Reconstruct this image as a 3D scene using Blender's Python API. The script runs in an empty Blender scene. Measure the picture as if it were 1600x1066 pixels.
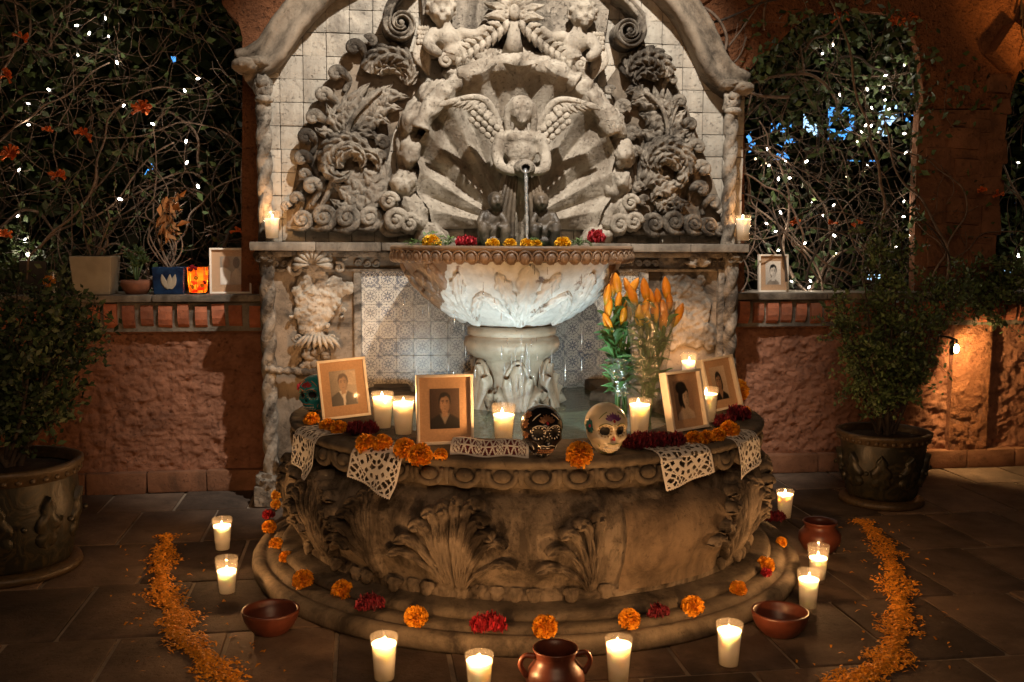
import bpy, bmesh, math, random
import numpy as np
from mathutils import Vector, Matrix, noise
R = random.Random(7)
PI = math.pi
scene = bpy.context.scene
col = scene.collection

# ------------------------------------------------------------------ camera
CAM = Vector((-.567, -4.204, 1.10))
YAW, PITCH, ROLL, FPX = math.radians(8.5), math.atan(153 / 1555.), math.radians(.25), 1555.
fh = Vector((math.sin(YAW), math.cos(YAW), 0)); rt = Vector((math.cos(YAW), -math.sin(YAW), 0)); up = Vector((0, 0, 1))
FW = fh * math.cos(PITCH) - up * math.sin(PITCH); UP0 = up * math.cos(PITCH) + fh * math.sin(PITCH)
RT = rt * math.cos(ROLL) + UP0 * math.sin(ROLL); UPV = UP0 * math.cos(ROLL) - rt * math.sin(ROLL)
cd = bpy.data.cameras.new('camera'); cam = bpy.data.objects.new('camera', cd); col.objects.link(cam)
m = Matrix((RT, UPV, -FW)).transposed().to_4x4(); m.translation = CAM
cam.matrix_world = m
cd.sensor_width = 36; cd.lens = 35; cd.clip_start = .05; cd.clip_end = 400
scene.camera = cam

# ------------------------------------------------------------------ world: a night sky, nearly black
w = bpy.data.worlds.new('World'); scene.world = w; w.use_nodes = True
nt = w.node_tree; nt.nodes.clear()
sky = nt.nodes.new('ShaderNodeTexSky'); sky.sky_type = 'NISHITA'; sky.sun_disc = False
sky.sun_elevation = math.radians(4); sky.sun_rotation = math.radians(200)
bg = nt.nodes.new('ShaderNodeBackground'); bg.inputs[1].default_value = .0018
wo = nt.nodes.new('ShaderNodeOutputWorld')
nt.links.new(sky.outputs[0], bg.inputs[0]); nt.links.new(bg.outputs[0], wo.inputs[0])

def lamp(name, kind, loc, power, color, radius=.02, target=None, angle=60, blend=.3, parent=None):
    ld = bpy.data.lights.new(name, kind); ld.energy = power; ld.color = color; ld.shadow_soft_size = radius
    o = bpy.data.objects.new(name, ld); col.objects.link(o); o.location = loc
    if kind == 'SPOT':
        ld.spot_size = math.radians(angle); ld.spot_blend = blend
    if target is not None:
        o.rotation_euler = (Vector(target) - Vector(loc)).to_track_quat('-Z', 'Y').to_euler()
    if parent: o.parent = parent
    return o
KEY = (.12, -1.72, 3.45)
POOL = (.06, -.98, .475)
lamp('key_light', 'SPOT', KEY, 530, (1, .90, .78), .028, (.05, .05, 1.66), 58, .5)
lamp('pool_light', 'SPOT', (-.27, -1.0, .478), 18, (.74, .96, 1), .03, (-.16, -.25, .86), 88, .8)
lamp('pool_light', 'SPOT', (.20, -1.02, .478), 21, (.74, .96, 1), .03, (.10, -.25, .86), 88, .8)
lamp('arch_light', 'SPOT', (2.62, -.25, 1.72), 34, (1, .44, .1), .05, (2.75, .34, 2.5), 80, 1.)
lamp('courtyard_fill', 'POINT', (-.5, -5.0, 2.7), 150, (1, .61, .35), 1.1)  # warm fill added behind the camera, source unseen, to lift walls and shadows

vs = scene.view_settings
vs.view_transform = 'Standard'; vs.look = 'None'; vs.exposure = 0; vs.gamma = 1
cy = scene.cycles
cy.use_denoising = True
cy.max_bounces = 7; cy.diffuse_bounces = 4; cy.glossy_bounces = 3; cy.transmission_bounces = 4; cy.transparent_max_bounces = 12
cy.sample_clamp_indirect = 2.0; cy.caustics_reflective = False; cy.caustics_refractive = False

# ------------------------------------------------------------------ picture ray helpers (a pixel of the photograph on a plane of the place)
def ray(px, py): return (FW * FPX + RT * (px - 800) + UPV * (533 - py)).normalized()
def W(px, py, Y=0.):
    d = ray(px, py); return CAM + d * ((Y - CAM.y) / d.y)
def G(px, py, Z=0.):
    d = ray(px, py); return CAM + d * ((Z - CAM.z) / d.z)

# ------------------------------------------------------------------ mesh builder
_ico = {}
def ico(n):
    if n not in _ico:
        b = bmesh.new(); bmesh.ops.create_icosphere(b, subdivisions=n, radius=1)
        b.verts.ensure_lookup_table()
        _ico[n] = ([v.co.copy() for v in b.verts], [[x.index for x in f.verts] for f in b.faces]); b.free()
    return _ico[n]
def nz(p, s=1., seed=0.): return noise.noise(Vector((p[0] * s + seed * 7.31, p[1] * s - seed * 3.7, p[2] * s + seed)))
def fbm(p, s, seed=0., o=3):
    a, t = 1., 0.
    for i in range(o): t += a * nz(p, s, seed + i * 11); a *= .5; s *= 2.1
    return t
def smooth_path(pts, n):
    pts = [Vector(p) for p in pts]
    if len(pts) == 2: return [pts[0].lerp(pts[1], i / n) for i in range(n + 1)]
    out = []; k = len(pts) - 1
    for i in range(n + 1):
        t = i / n * k; j = min(int(t), k - 1); u = t - j
        p0 = pts[max(j - 1, 0)]; p1 = pts[j]; p2 = pts[j + 1]; p3 = pts[min(j + 2, k)]
        out.append(.5 * ((2 * p1) + (p2 - p0) * u + (2 * p0 - 5 * p1 + 4 * p2 - p3) * u * u + (3 * p1 - p0 - 3 * p2 + p3) * u ** 3))
    return out
def rotmat(rx=0, ry=0, rz=0):
    return Matrix.Rotation(rz, 3, 'Z') @ Matrix.Rotation(ry, 3, 'Y') @ Matrix.Rotation(rx, 3, 'X')
class MB:
    def __init__(s): s.v = []; s.f = []; s.m = []
    def add(s, v, f, m=0):
        o = len(s.v); s.v += [tuple(x) for x in v]; s.f += [[i + o for i in q] for q in f]; s.m += [m] * len(f); return s
    def box(s, c, size, rot=None, m=0, jit=0.):
        c = Vector(c); hx, hy, hz = (k / 2 for k in size); v = []
        for x, y, z in ((-1, -1, -1), (1, -1, -1), (1, 1, -1), (-1, 1, -1), (-1, -1, 1), (1, -1, 1), (1, 1, 1), (-1, 1, 1)):
            p = Vector((x * hx, y * hy, z * hz))
            if jit: p += Vector((R.uniform(-jit, jit), R.uniform(-jit, jit), R.uniform(-jit, jit)))
            v.append(c + (rot @ p if rot else p))
        return s.add(v, [(0, 3, 2, 1), (4, 5, 6, 7), (0, 1, 5, 4), (1, 2, 6, 5), (2, 3, 7, 6), (3, 0, 4, 7)], m)
    def bbox(s, c, size, bev=.004, rot=None, m=0, jit=0.):
        b = bmesh.new(); bmesh.ops.create_cube(b, size=1)
        for v in b.verts: v.co = Vector((v.co.x * size[0], v.co.y * size[1], v.co.z * size[2])) + Vector((R.uniform(-jit, jit), R.uniform(-jit, jit), R.uniform(-jit, jit)))
        bmesh.ops.bevel(b, geom=list(b.edges), offset=bev, segments=2, affect='EDGES', profile=.6)
        b.verts.ensure_lookup_table()
        c = Vector(c); vv = [c + (rot @ v.co if rot else v.co) for v in b.verts]; ff = [[x.index for x in f.verts] for f in b.faces]; b.free()
        s.flat = True
        return s.add(vv, ff, m)
    def tube(s, pts, rad, n=8, m=0, flat=None, cap=True):
        pts = [Vector(p) for p in pts]; k = len(pts)
        if not hasattr(rad, '__len__'): rad = [rad] * k
        t0 = (pts[1] - pts[0]).normalized()
        nn = t0.orthogonal().normalized() if flat is None else (flat - t0 * flat.dot(t0)).normalized()
        v = []; f = []
        for i in range(k):
            t = (pts[min(i + 1, k - 1)] - pts[max(i - 1, 0)])
            t = t.normalized() if t.length > 1e-9 else t0
            nn = nn - t * nn.dot(t)
            nn = nn.normalized() if nn.length > 1e-6 else t.orthogonal().normalized()
            b = t.cross(nn)
            for j in range(n):
                a = 2 * PI * j / n; v.append(pts[i] + (nn * math.cos(a) + b * math.sin(a)) * rad[i])
        for i in range(k - 1):
            for j in range(n):
                f.append((i * n + j, i * n + (j + 1) % n, (i + 1) * n + (j + 1) % n, (i + 1) * n + j))
        if cap: f.append(list(range(n))[::-1]); f.append([(k - 1) * n + j for j in range(n)])
        return s.add(v, f, m)
    def lathe(s, prof, n=32, c=(0, 0, 0), m=0, a0=0., a1=2 * PI, fn=None):
        full = abs(a1 - a0 - 2 * PI) < 1e-6; k = n if full else n + 1; c = Vector(c); v = []; f = []
        for r, z in prof:
            for j in range(k):
                a = a0 + (a1 - a0) * j / n; rr, zz = (r, z) if fn is None else fn(r, z, a)
                v.append(c + Vector((rr * math.cos(a), rr * math.sin(a), zz)))
        for i in range(len(prof) - 1):
            for j in range(n):
                j2 = (j + 1) % k; f.append((i * k + j, i * k + j2, (i + 1) * k + j2, (i + 1) * k + j))
        return s.add(v, f, m)
    def blob(s, c, r, sub=2, amp=0., sc=1., seed=0., rot=None, m=0):
        vv, ff = ico(sub); c = Vector(c)
        if not hasattr(r, '__len__'): r = (r, r, r)
        out = []
        for p in vv:
            q = Vector((p.x * r[0], p.y * r[1], p.z * r[2]))
            if amp: q *= 1 + amp * fbm(p, sc, seed)
            out.append(c + (rot @ q if rot else q))
        return s.add(out, ff, m)
    def poly(s, pts, y0, y1, m=0):
        """a flat outline in x,z between the depths y0 (front) and y1"""
        n = len(pts); v = [(p[0], y0, p[1]) for p in pts] + [(p[0], y1, p[1]) for p in pts]
        f = [list(range(n)), [n + i for i in range(n)][::-1]] + [(i, i + n, (i + 1) % n + n, (i + 1) % n) for i in range(n)]
        return s.add(v, f, m)
    def leaf(s, path, N, width, lobes=4, bulge=.01, fur=.004, nt=18, ns=8, thick=.012, notch=.35, prof=None, m=0, curl=0.):
        P = smooth_path(path, nt); v = []; f = []; cols = ns + 3
        for i, p in enumerate(P):
            t = i / nt; T = (P[min(i + 1, nt)] - P[max(i - 1, 0)]).normalized()
            n = N(p) if callable(N) else Vector(N)
            n = (n - T * n.dot(T)).normalized(); S = T.cross(n)
            w = width * ((prof(t) if prof else max(.06, math.sin(PI * min(1, (.1 + .9 * t)) ** .85)))) * (1 - notch + notch * abs(math.sin(PI * lobes * t)) ** .55)
            row = []
            for k in range(ns + 1):
                q = -1 + 2 * k / ns; aq = abs(q)
                h = bulge * (1 - q * q) + fur * math.cos(2 * PI * lobes * (t + .22 * aq)) * (.3 + .7 * aq) - fur * 1.4 * math.exp(-(q / .16) ** 2) + curl * t ** 3
                row.append(p + S * q * w + n * h)
            row = [row[0] - n * thick] + row + [row[-1] - n * thick]
            v += row
        for i in range(nt):
            for k in range(cols - 1):
                a = i * cols + k; f.append((a, a + 1, a + cols + 1, a + cols))
        return s.add(v, f, m)
    def scroll(s, c, Rr, a0, turns, sg, rad, tail=None, n=26, ball=.34, lift=.5, m=0, seg=7, out=Vector((0, -1, 0))):
        c = Vector(c); pts = []; rr = []
        ex = Vector((1, 0, 0)) - out * out.x; ex.normalize(); ez = out.cross(ex) * -1
        if ez.z < 0: ez = -ez
        if tail:
            tl = smooth_path([Vector(p) for p in tail] + [c + (ex * math.cos(a0) + ez * math.sin(a0)) * Rr], 10)[:-1]
            pts += tl; rr += [rad * (.55 + .45 * i / 10) for i in range(len(tl))]
        for k in range(n + 1):
            t = k / n; a = a0 + sg * turns * 2 * PI * t; r = Rr * (1 - .72 * t)
            pts.append(c + (ex * math.cos(a) + ez * math.sin(a)) * r + out * (lift * rad * t)); rr.append(rad * (1 - .4 * t))
        s.tube(pts, rr, seg, m)
        if ball: s.blob(c + out * rad * lift * .8, (Rr * ball, Rr * ball, Rr * ball), 2, m=m)
        return s
    def mesh(s, name):
        me = bpy.data.meshes.new(name); me.from_pydata(s.v, [], s.f); me.update(); return me
    def obj(s, name, mats, parent=None, smooth=True, fix=True, angle=None):
        me = s.mesh(name)
        if not isinstance(mats, (list, tuple)): mats = [mats]
        for q in mats: me.materials.append(q)
        if len(mats) > 1: me.polygons.foreach_set('material_index', s.m)
        if fix:
            b = bmesh.new(); b.from_mesh(me); bmesh.ops.recalc_face_normals(b, faces=b.faces); b.to_mesh(me); b.free()
        if getattr(s, 'flat', False): angle = 28
        me.polygons.foreach_set('use_smooth', [smooth] * len(me.polygons))
        if smooth and angle:
            try: me.set_sharp_from_angle(angle=math.radians(angle))
            except Exception: pass
        o = bpy.data.objects.new(name, me); col.objects.link(o)
        if parent: o.parent = parent
        return o

def tag(o, label=None, cat=None, group=None, kind=None):
    if label: o['label'] = label
    if cat: o['category'] = cat
    if group: o['group'] = group
    if kind: o['kind'] = kind
    return o
def thing(name, label, cat, loc=(0, 0, 0), group=None):
    o = bpy.data.objects.new(name, None); col.objects.link(o); o.location = loc; o.empty_display_size = .05
    return tag(o, label, cat, group)
def inst(name, me, parent=None, loc=(0, 0, 0), rot=(0, 0, 0), sc=(1, 1, 1)):
    o = bpy.data.objects.new(name, me); col.objects.link(o); o.location = loc; o.rotation_euler = rot
    o.scale = sc if hasattr(sc, '__len__') else (sc, sc, sc)
    if parent: o.parent = parent
    return o
def keep(o, parent):
    """parent with the world place kept (parents are only moved, never turned)"""
    o.parent = parent; o.location = o.location - parent.location; return o
def figure(name, prims, voxel, mat, parent=None, dents=(), smooth_it=3, rough=0.):
    """one continuous body: overlapping masses fused by a voxel remesh, then dented"""
    b = MB()
    for p in prims:
        if p[0] == 'e': b.blob(p[1], p[2], 3, rot=p[3] if len(p) > 3 else None)
        else:
            pts = smooth_path(p[1], 3 * (len(p[1]) - 1)); k = len(p[2]) - 1
            rr = [p[2][min(int(i / 3), k)] * (1 - (i / 3 - int(i / 3))) + p[2][min(int(i / 3) + 1, k)] * (i / 3 - int(i / 3)) for i in range(len(pts))]
            b.tube(pts, rr, 12)
            b.blob(pts[0], rr[0], 2); b.blob(pts[-1], rr[-1], 2)
    o = b.obj(name + '_tmp', mat)
    md = o.modifiers.new('r', 'REMESH'); md.mode = 'VOXEL'; md.voxel_size = voxel
    sm = o.modifiers.new('s', 'SMOOTH'); sm.iterations = smooth_it; sm.factor = .5
    dg = bpy.context.evaluated_depsgraph_get(); me = bpy.data.meshes.new_from_object(o.evaluated_get(dg))
    bpy.data.objects.remove(o)
    me.name = name
    for v in me.vertices:
        c = v.co
        for dc, dr, dv in dents:
            d2 = (c - dc).length_squared / (dr * dr)
            if d2 < 6: c = c + dv * math.exp(-d2)
        if rough: c = c + v.normal * rough * fbm(c, 60, 3)
        v.co = c
    me.polygons.foreach_set('use_smooth', [True] * len(me.polygons))
    me.materials.clear(); me.materials.append(mat)
    o = bpy.data.objects.new(name, me); col.objects.link(o)
    if parent: o.parent = parent
    return o

# ------------------------------------------------------------------ materials
MAT = {}
class NT:
    def __init__(s, name):
        s.m = bpy.data.materials.new(name); s.m.use_nodes = True; s.t = s.m.node_tree; s.t.nodes.clear()
        s.out = s.n('OutputMaterial')
    def n(s, k, **kw):
        o = s.t.nodes.new('ShaderNode' + k)
        for a, b in kw.items(): setattr(o, a, b)
        return o
    def l(s, a, b): s.t.links.new(a, b)
    def val(s, sock, v):
        if hasattr(v, 'is_output'): s.l(v, sock)
        else: sock.default_value = v
    def math(s, op, a, b=0., c=None, clamp=False):
        o = s.n('Math', operation=op); o.use_clamp = clamp; s.val(o.inputs[0], a); s.val(o.inputs[1], b)
        if c is not None: s.val(o.inputs[2], c)
        return o.outputs[0]
    def noise(s, scale, detail=6, rough=.6, vec=None, dist=0.):
        o = s.n('TexNoise'); o.inputs['Scale'].default_value = scale; o.inputs['Detail'].default_value = detail
        o.inputs['Roughness'].default_value = rough; o.inputs['Distortion'].default_value = dist
        s.l(vec if vec is not None else s.pos(), o.inputs['Vector']); return o.outputs['Fac']
    def pos(s):
        if not hasattr(s, '_p'): s._p = s.n('NewGeometry')
        return s._p.outputs['Position']
    def geo(s, k): s.pos(); return s._p.outputs[k]
    def objc(s):
        if not hasattr(s, '_o'): s._o = s.n('TexCoord')
        return s._o.outputs['Object']
    def ramp(s, fac, stops):
        o = s.n('ValToRGB'); e = o.color_ramp.elements
        while len(e) < len(stops): e.new(.5)
        for q, (p, c) in zip(e, stops): q.position = p; q.color = (*c, 1) if hasattr(c, '__len__') else (c, c, c, 1)
        s.l(fac, o.inputs[0]); return o.outputs[0]
    def mix(s, fac, a, b, mode='MIX'):
        o = s.n('Mix', data_type='RGBA', blend_type=mode); s.val(o.inputs[0], fac)
        for k, v in ((6, a), (7, b)):
            if hasattr(v, 'is_output'): s.l(v, o.inputs[k])
            else: o.inputs[k].default_value = (*v, 1)
        return o.outputs[2]
    def bsdf(s, color, rough=.85, bump=None, bstr=.5, bdist=.01, **kw):
        p = s.n('BsdfPrincipled')
        if hasattr(color, 'is_output'): s.l(color, p.inputs['Base Color'])
        else: p.inputs['Base Color'].default_value = (*color, 1)
        s.val(p.inputs['Roughness'], rough)
        for k, v in kw.items(): s.val(p.inputs[k.replace('_', ' ')], (*v, 1) if isinstance(v, tuple) and len(v) == 3 and 'Radius' not in k else v)
        if bump is not None:
            b = s.n('Bump'); b.inputs['Strength'].default_value = bstr; b.inputs['Distance'].default_value = bdist
            s.l(bump, b.inputs['Height']); s.l(b.outputs[0], p.inputs['Normal'])
        s.l(p.outputs[0], s.out.inputs[0]); return p
def stone(name, c0, c1, stain, lo=.45, hi=.62, sc=9., rough=.88, bstr=.6, bdist=.006, spec=.25, ssc=3.0, extra=None, objvar=0., streak=0.):
    t = NT(name)
    c = t.ramp(t.noise(sc, 8, .65), [(.3, c0), (.62, c1)])
    st = t.ramp(t.noise(ssc, 7, .7, dist=.6), [(lo, 0.), (hi, 1.)])
    c = t.mix(st, c, stain)
    pit = t.ramp(t.noise(70, 4, .7), [(.28, 0.), (.42, 1.)])
    c = t.mix(t.math('MULTIPLY', t.math('SUBTRACT', 1., pit), .6), c, stain)
    if streak:
        mp = t.n('Mapping'); mp.inputs['Scale'].default_value = (1, 1, .22); t.l(t.pos(), mp.inputs['Vector'])
        c = t.mix(t.math('MULTIPLY', t.ramp(t.noise(13, 6, .65, mp.outputs[0]), [(.46, 0.), (.64, 1.)]), streak), c, stain)
    if objvar:
        oi = t.n('ObjectInfo'); c = t.mix(1., c, t.ramp(oi.outputs['Random'], [(0., (1 - objvar,) * 3), (1., (1 + objvar, 1 + objvar * .8, 1 + objvar * .6))]), 'MULTIPLY')
    if extra: c = extra(t, c)
    h = t.math('ADD', t.math('MULTIPLY', t.noise(38, 6, .7), 1.), t.math('MULTIPLY', pit, .5))
    t.bsdf(c, rough, h, bstr, bdist, Specular_IOR_Level=spec)
    MAT[name] = t.m; return t.m
def plain(name, color, rough=.6, var=.25, sc=30., bstr=0., bdist=.003, island=False, **kw):
    t = NT(name)
    lo = tuple(k * (1 - var) for k in color); hi = tuple(min(1, k * (1 + var)) for k in color)
    f = t.geo('Random Per Island') if island else t.noise(sc, 5, .6)
    c = t.ramp(f, [(0., lo), (1., hi)] if island else [(.3, lo), (.7, hi)])
    t.bsdf(c, rough, t.noise(sc * 2.2, 5, .6) if bstr else None, bstr, bdist, **kw)
    MAT[name] = t.m; return t.m
def emit(name, color, power, sample=False):
    t = NT(name); e = t.n('Emission'); e.inputs[0].default_value = (*color, 1); e.inputs[1].default_value = power
    t.l(e.outputs[0], t.out.inputs[0])
    if not sample: t.m.cycles.emission_sampling = 'NONE'
    MAT[name] = t.m; return t.m
def clear(name, tint=(1, 1, 1), gloss=.12, rough=.03, bump=None, milk=0.):
    t = NT(name); a = t.n('BsdfTransparent'); a.inputs[0].default_value = (*tint, 1)
    g = t.n('BsdfGlossy'); g.inputs['Roughness'].default_value = rough
    fr = t.n('LayerWeight'); fr.inputs[0].default_value = .5
    fc = t.math('ADD', t.math('MULTIPLY', t.math('POWER', fr.outputs['Facing'], 4.), .55), .035)
    mx = t.n('MixShader'); t.l(t.math('ADD', fc, gloss * .3) if gloss else t.math('MULTIPLY', fc, .15), mx.inputs[0])
    if bump:
        b = t.n('Bump'); b.inputs['Strength'].default_value = .8; b.inputs['Distance'].default_value = .01
        t.l(t.noise(bump, 4, .6), b.inputs['Height']); t.l(b.outputs[0], g.inputs['Normal']); t.l(b.outputs[0], fr.inputs['Normal'])
    src = a.outputs[0]
    if milk:
        d_ = t.n('BsdfDiffuse'); d_.inputs[0].default_value = (.8, .78, .72, 1); t_ = t.n('BsdfTranslucent'); t_.inputs[0].default_value = (.8, .78, .72, 1); ad = t.n('MixShader'); ad.inputs[0].default_value = .5
        t.l(d_.outputs[0], ad.inputs[1]); t.l(t_.outputs[0], ad.inputs[2]); mk = t.n('MixShader'); mk.inputs[0].default_value = milk; t.l(a.outputs[0], mk.inputs[1]); t.l(ad.outputs[0], mk.inputs[2]); src = mk.outputs[0]
    t.l(src, mx.inputs[1]); t.l(g.outputs[0], mx.inputs[2]); t.l(mx.outputs[0], t.out.inputs[0])
    MAT[name] = t.m; return t.m

stone('limestone', (.30, .265, .21), (.46, .41, .34), (.09, .072, .055), .50, .68, ssc=4., streak=.35, bstr=.8, bdist=.008)
stone('carved_stone', (.215, .187, .15), (.38, .335, .275), (.05, .041, .032), .44, .60, bstr=1., bdist=.014, ssc=4.5, streak=.3)
stone('weathered_stone', (.15, .12, .09), (.27, .22, .165), (.045, .036, .027), .46, .62)
stone('shell_stone', (.33, .29, .235), (.50, .45, .375), (.12, .088, .06), .48, .68, bstr=1., bdist=.010, streak=.35)
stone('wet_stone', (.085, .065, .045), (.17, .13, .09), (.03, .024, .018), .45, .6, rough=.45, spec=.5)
stone('basin_stone', (.145, .118, .088), (.265, .215, .16), (.032, .025, .019), .47, .62, ssc=5.2, bstr=.8, streak=.85)
stone('step_stone', (.12, .095, .068), (.205, .168, .122), (.04, .032, .025), .46, .64, ssc=5., streak=.4)
stone('wall_tile', (.36, .33, .28), (.46, .43, .37), (.09, .08, .07), .52, .74, ssc=2.2, bstr=.8, bdist=.008, objvar=.14, streak=.35)
stone('mortar', (.16, .14, .11), (.24, .21, .17), (.06, .05, .04))
stone('stucco', (.20, .088, .050), (.31, .145, .086), (.10, .05, .034), .55, .75, sc=14, bstr=1., bdist=.012, rough=.95)
stone('arch_stucco', (.22, .09, .042), (.32, .135, .062), (.10, .048, .028), .52, .74, sc=10, bstr=1., bdist=.03, rough=.93, ssc=4.)
stone('pillar_stucco', (.16, .075, .04), (.26, .125, .07), (.07, .04, .025), .5, .7, sc=8, bstr=.8, rough=.95)
stone('brick', (.26, .085, .045), (.38, .14, .075), (.12, .07, .05), .5, .75, sc=22, objvar=.3)
stone('ledge_stone', (.17, .148, .12), (.29, .25, .20), (.055, .045, .035), .46, .66, streak=.5)
stone('paver', (.10, .070, .052), (.172, .124, .092), (.058, .044, .035), .46, .68, sc=7, ssc=2.2, bstr=.7, rough=.82, spec=.25, objvar=.3)
stone('grout', (.26, .205, .15), (.36, .29, .215), (.14, .11, .08), .5, .75)
stone('soil', (.02, .014, .01), (.045, .03, .02), (.01, .008, .006))
plain('bark', (.17, .12, .085), .9, .5, 40, .8, .004)
plain('dark_bark', (.05, .036, .026), .9, .5, 40, .8, .004)
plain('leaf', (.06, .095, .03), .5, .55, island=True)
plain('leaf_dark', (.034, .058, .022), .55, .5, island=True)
plain('shrub_leaf', (.075, .12, .04), .5, .5, island=True)
plain('dry_leaf', (.36, .17, .06), .8, .4, island=True)
plain('trumpet', (.58, .13, .02), .55, .3, island=True)
plain('marigold', (.88, .33, .010), .65, .28, island=True)
plain('yellow_marigold', (.88, .48, .015), .65, .22, island=True)
plain('red_flower', (.16, .006, .016), .7, .4, island=True)
plain('crimson_flower', (.36, .008, .018), .65, .35, island=True)
plain('petal', (.76, .29, .015), .7, .38, island=True)
plain('clay', (.13, .036, .02), .38, .35, 18, .15, .003, Specular_IOR_Level=.6)
plain('clay_dark', (.06, .02, .014), .3, .4, 18)
t = NT('paper'); d_ = t.n('BsdfDiffuse'); d_.inputs[0].default_value = (.86, .84, .80, 1); tr = t.n('BsdfTranslucent'); tr.inputs[0].default_value = (.72, .68, .62, 1); mx = t.n('MixShader'); mx.inputs[0].default_value = .14; t.l(d_.outputs[0], mx.inputs[1]); t.l(tr.outputs[0], mx.inputs[2]); t.l(mx.outputs[0], t.out.inputs[0]); MAT['paper'] = t.m
plain('frame_wood', (.78, .71, .60), .55, .08, 40)
plain('mat_board', (.44, .28, .165), .9, .12, 160, .3, .001)
plain('print_white', (.62, .58, .53), .5, .05)
plain('print_grey', (.30, .25, .20), .5, .1)
plain('print_skin', (.42, .33, .25), .5, .08)
plain('print_tan', (.27, .17, .105), .5, .08)
plain('print_dark', (.018, .015, .014), .45, .2)
plain('print_brown', (.075, .046, .032), .5, .2)
plain('card', (.16, .09, .05), .8, .15)
plain('iron', (.012, .011, .011), .5, .2)
plain('black_wire', (.006, .006, .006), .6, .2)
# ================================================================== the setting
def S(o, lab=None): o['kind'] = 'structure'; return o
g = MB(); g.add([(-60, -60, -.007), (60, -60, -.007), (60, 60, -.007), (-60, 60, -.007)], [(0, 1, 2, 3)])
ground = S(g.obj('ground', MAT['grout'], fix=False))
pv = []
for k in range(6):
    b = MB(); b.bbox((0, 0, -.02), (.2875, .4375, .04), .006, jit=.0015); o = b.obj('paver', MAT['paver']); pv.append(o.data); bpy.data.objects.remove(o)
for j in range(-4, 5):
    y = -1.16 + .45 * j * 1.0 - .001
    off = [.0, .17, .02, .15, .28, .10, .23, .05, .2][j + 4]
    if y > .25: continue
    for i in range(-10, 11):
        x = .25 + off + .3 * i
        if x < -2.9 or x > 3.1: continue
        inst('paver', pv[R.randrange(6)], ground, (x, y, R.uniform(-.0015, .0015)), (R.uniform(-.003, .003), R.uniform(-.003, .003), R.choice((0, PI)) + R.uniform(-.006, .006)))

def rough_sheet(mb, x0, x1, z0, z1, y, nx, nzv, amp, seed, m=0):
    v = []; f = []
    for j in range(nzv + 1):
        for i in range(nx + 1):
            x = x0 + (x1 - x0) * i / nx; z = z0 + (z1 - z0) * j / nzv
            a = fbm((x, 0, z), 5, seed, 2) * .55 + fbm((x, 0, z), 24, seed + 5, 3) * .55
            fl = abs(nz((x * .8, 0, z * 1.5), 30, seed + 9)) * .5
            e = min(1, min(i, nx - i) / 3, min(j, nzv - j) / 3)
            v.append((x, y - amp * (a + fl) * (.3 + .7 * e), z))
    n = nx + 1
    for j in range(nzv):
        for i in range(nx): f.append((j * n + i, j * n + i + 1, (j + 1) * n + i + 1, (j + 1) * n + i))
    return mb.add(v, f, m)
bk = MB()
pr = [(0, .105), (-.035, .105), (-.043, .08), (-.043, .045), (-.034, .02), (-.015, 0), (0, 0)]
v = [(x, y, z) for x in (-.026, .026) for y, z in pr]; n = len(pr)
bk.add(v, [list(range(n)), [n + i for i in range(n)][::-1]] + [(i, (i + 1) % n, (i + 1) % n + n, i + n) for i in range(n)])
o = bk.obj('brick', MAT['brick'], smooth=False); brick_me = o.data; bpy.data.objects.remove(o)
def low_wall(label, x0, x1, seed, pil=None):
    t = thing('garden_wall', label, 'wall', ((x0 + x1) / 2, .3, 0))
    b = MB(); rough_sheet(b, x0, x1, .09, .71, .30, int((x1 - x0) * 150), 96, .019, seed)
    keep(b.obj('stucco', MAT['stucco'], fix=False), t)
    b = MB(); b.box(((x0 + x1) / 2, .42, .36), (x1 - x0, .2, .70)); keep(b.obj('core', MAT['stucco'], smooth=False), t)
    b = MB()
    nseg = max(3, int((x1 - x0) / .25))
    for i in range(nseg):
        a = x0 + (x1 - x0) * i / nseg; c = x0 + (x1 - x0) * (i + 1) / nseg
        b.bbox(((a + c) / 2, .29, .046), (c - a - .004, .062, .094), .010, jit=.003)
    keep(b.obj('kerb', MAT['pillar_stucco']), t)
    b = MB(); b.box(((x0 + x1) / 2, .39, .775), (x1 - x0, .26, .125)); keep(b.obj('mortar_bed', MAT['mortar'], smooth=False), t)
    b = MB(); b.box(((x0 + x1) / 2, .41, .712), (x1 - x0, .27, .016)); keep(b.obj('string_course', MAT['stucco'], smooth=False), t)
    b = MB()
    nseg = max(2, int((x1 - x0) / .45))
    for i in range(nseg):
        a = x0 + (x1 - x0) * i / nseg; c = x0 + (x1 - x0) * (i + 1) / nseg
        b.bbox(((a + c) / 2, .40, .856), (c - a - .003, .34, .03), .006, jit=.002)
    keep(b.obj('ledge', MAT['ledge_stone']), t)
    k = int((x1 - x0) / .072)
    for i in range(k):
        x = x0 + .036 + (x1 - x0 - .072) * i / (k - 1)
        o = inst('brick', brick_me, None, (x + R.uniform(-.004, .004), .282 + R.uniform(-.004, .004), .724 + R.uniform(-.003, .003)), (0, R.uniform(-.04, .04), R.uniform(-.04, .04)), (R.uniform(.86, 1.08), 1, R.uniform(.94, 1.04)))
        keep(o, t)
    return t
low_wall('rough terracotta stucco wall with brick course left of the fountain', -3.3, -1.005, 1.)
gw = low_wall('rough terracotta stucco wall with brick course right of the fountain', 1.085, 4.2, 4.)
# the lit pilaster on the right wall
px0, px1 = W(1488, 560, .265).x, W(1547, 560, .265).x
b = MB(); rough_sheet(b, px0, px1, .09, .71, .262, 26, 70, .014, 8.); keep(b.obj('pilaster_face', MAT['arch_stucco'], fix=False), gw)
b = MB(); b.box(((px0 + px1) / 2, .295, .40), (px1 - px0 - .004, .06, .618)); keep(b.obj('pilaster', MAT['stucco'], smooth=False), gw)

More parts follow.
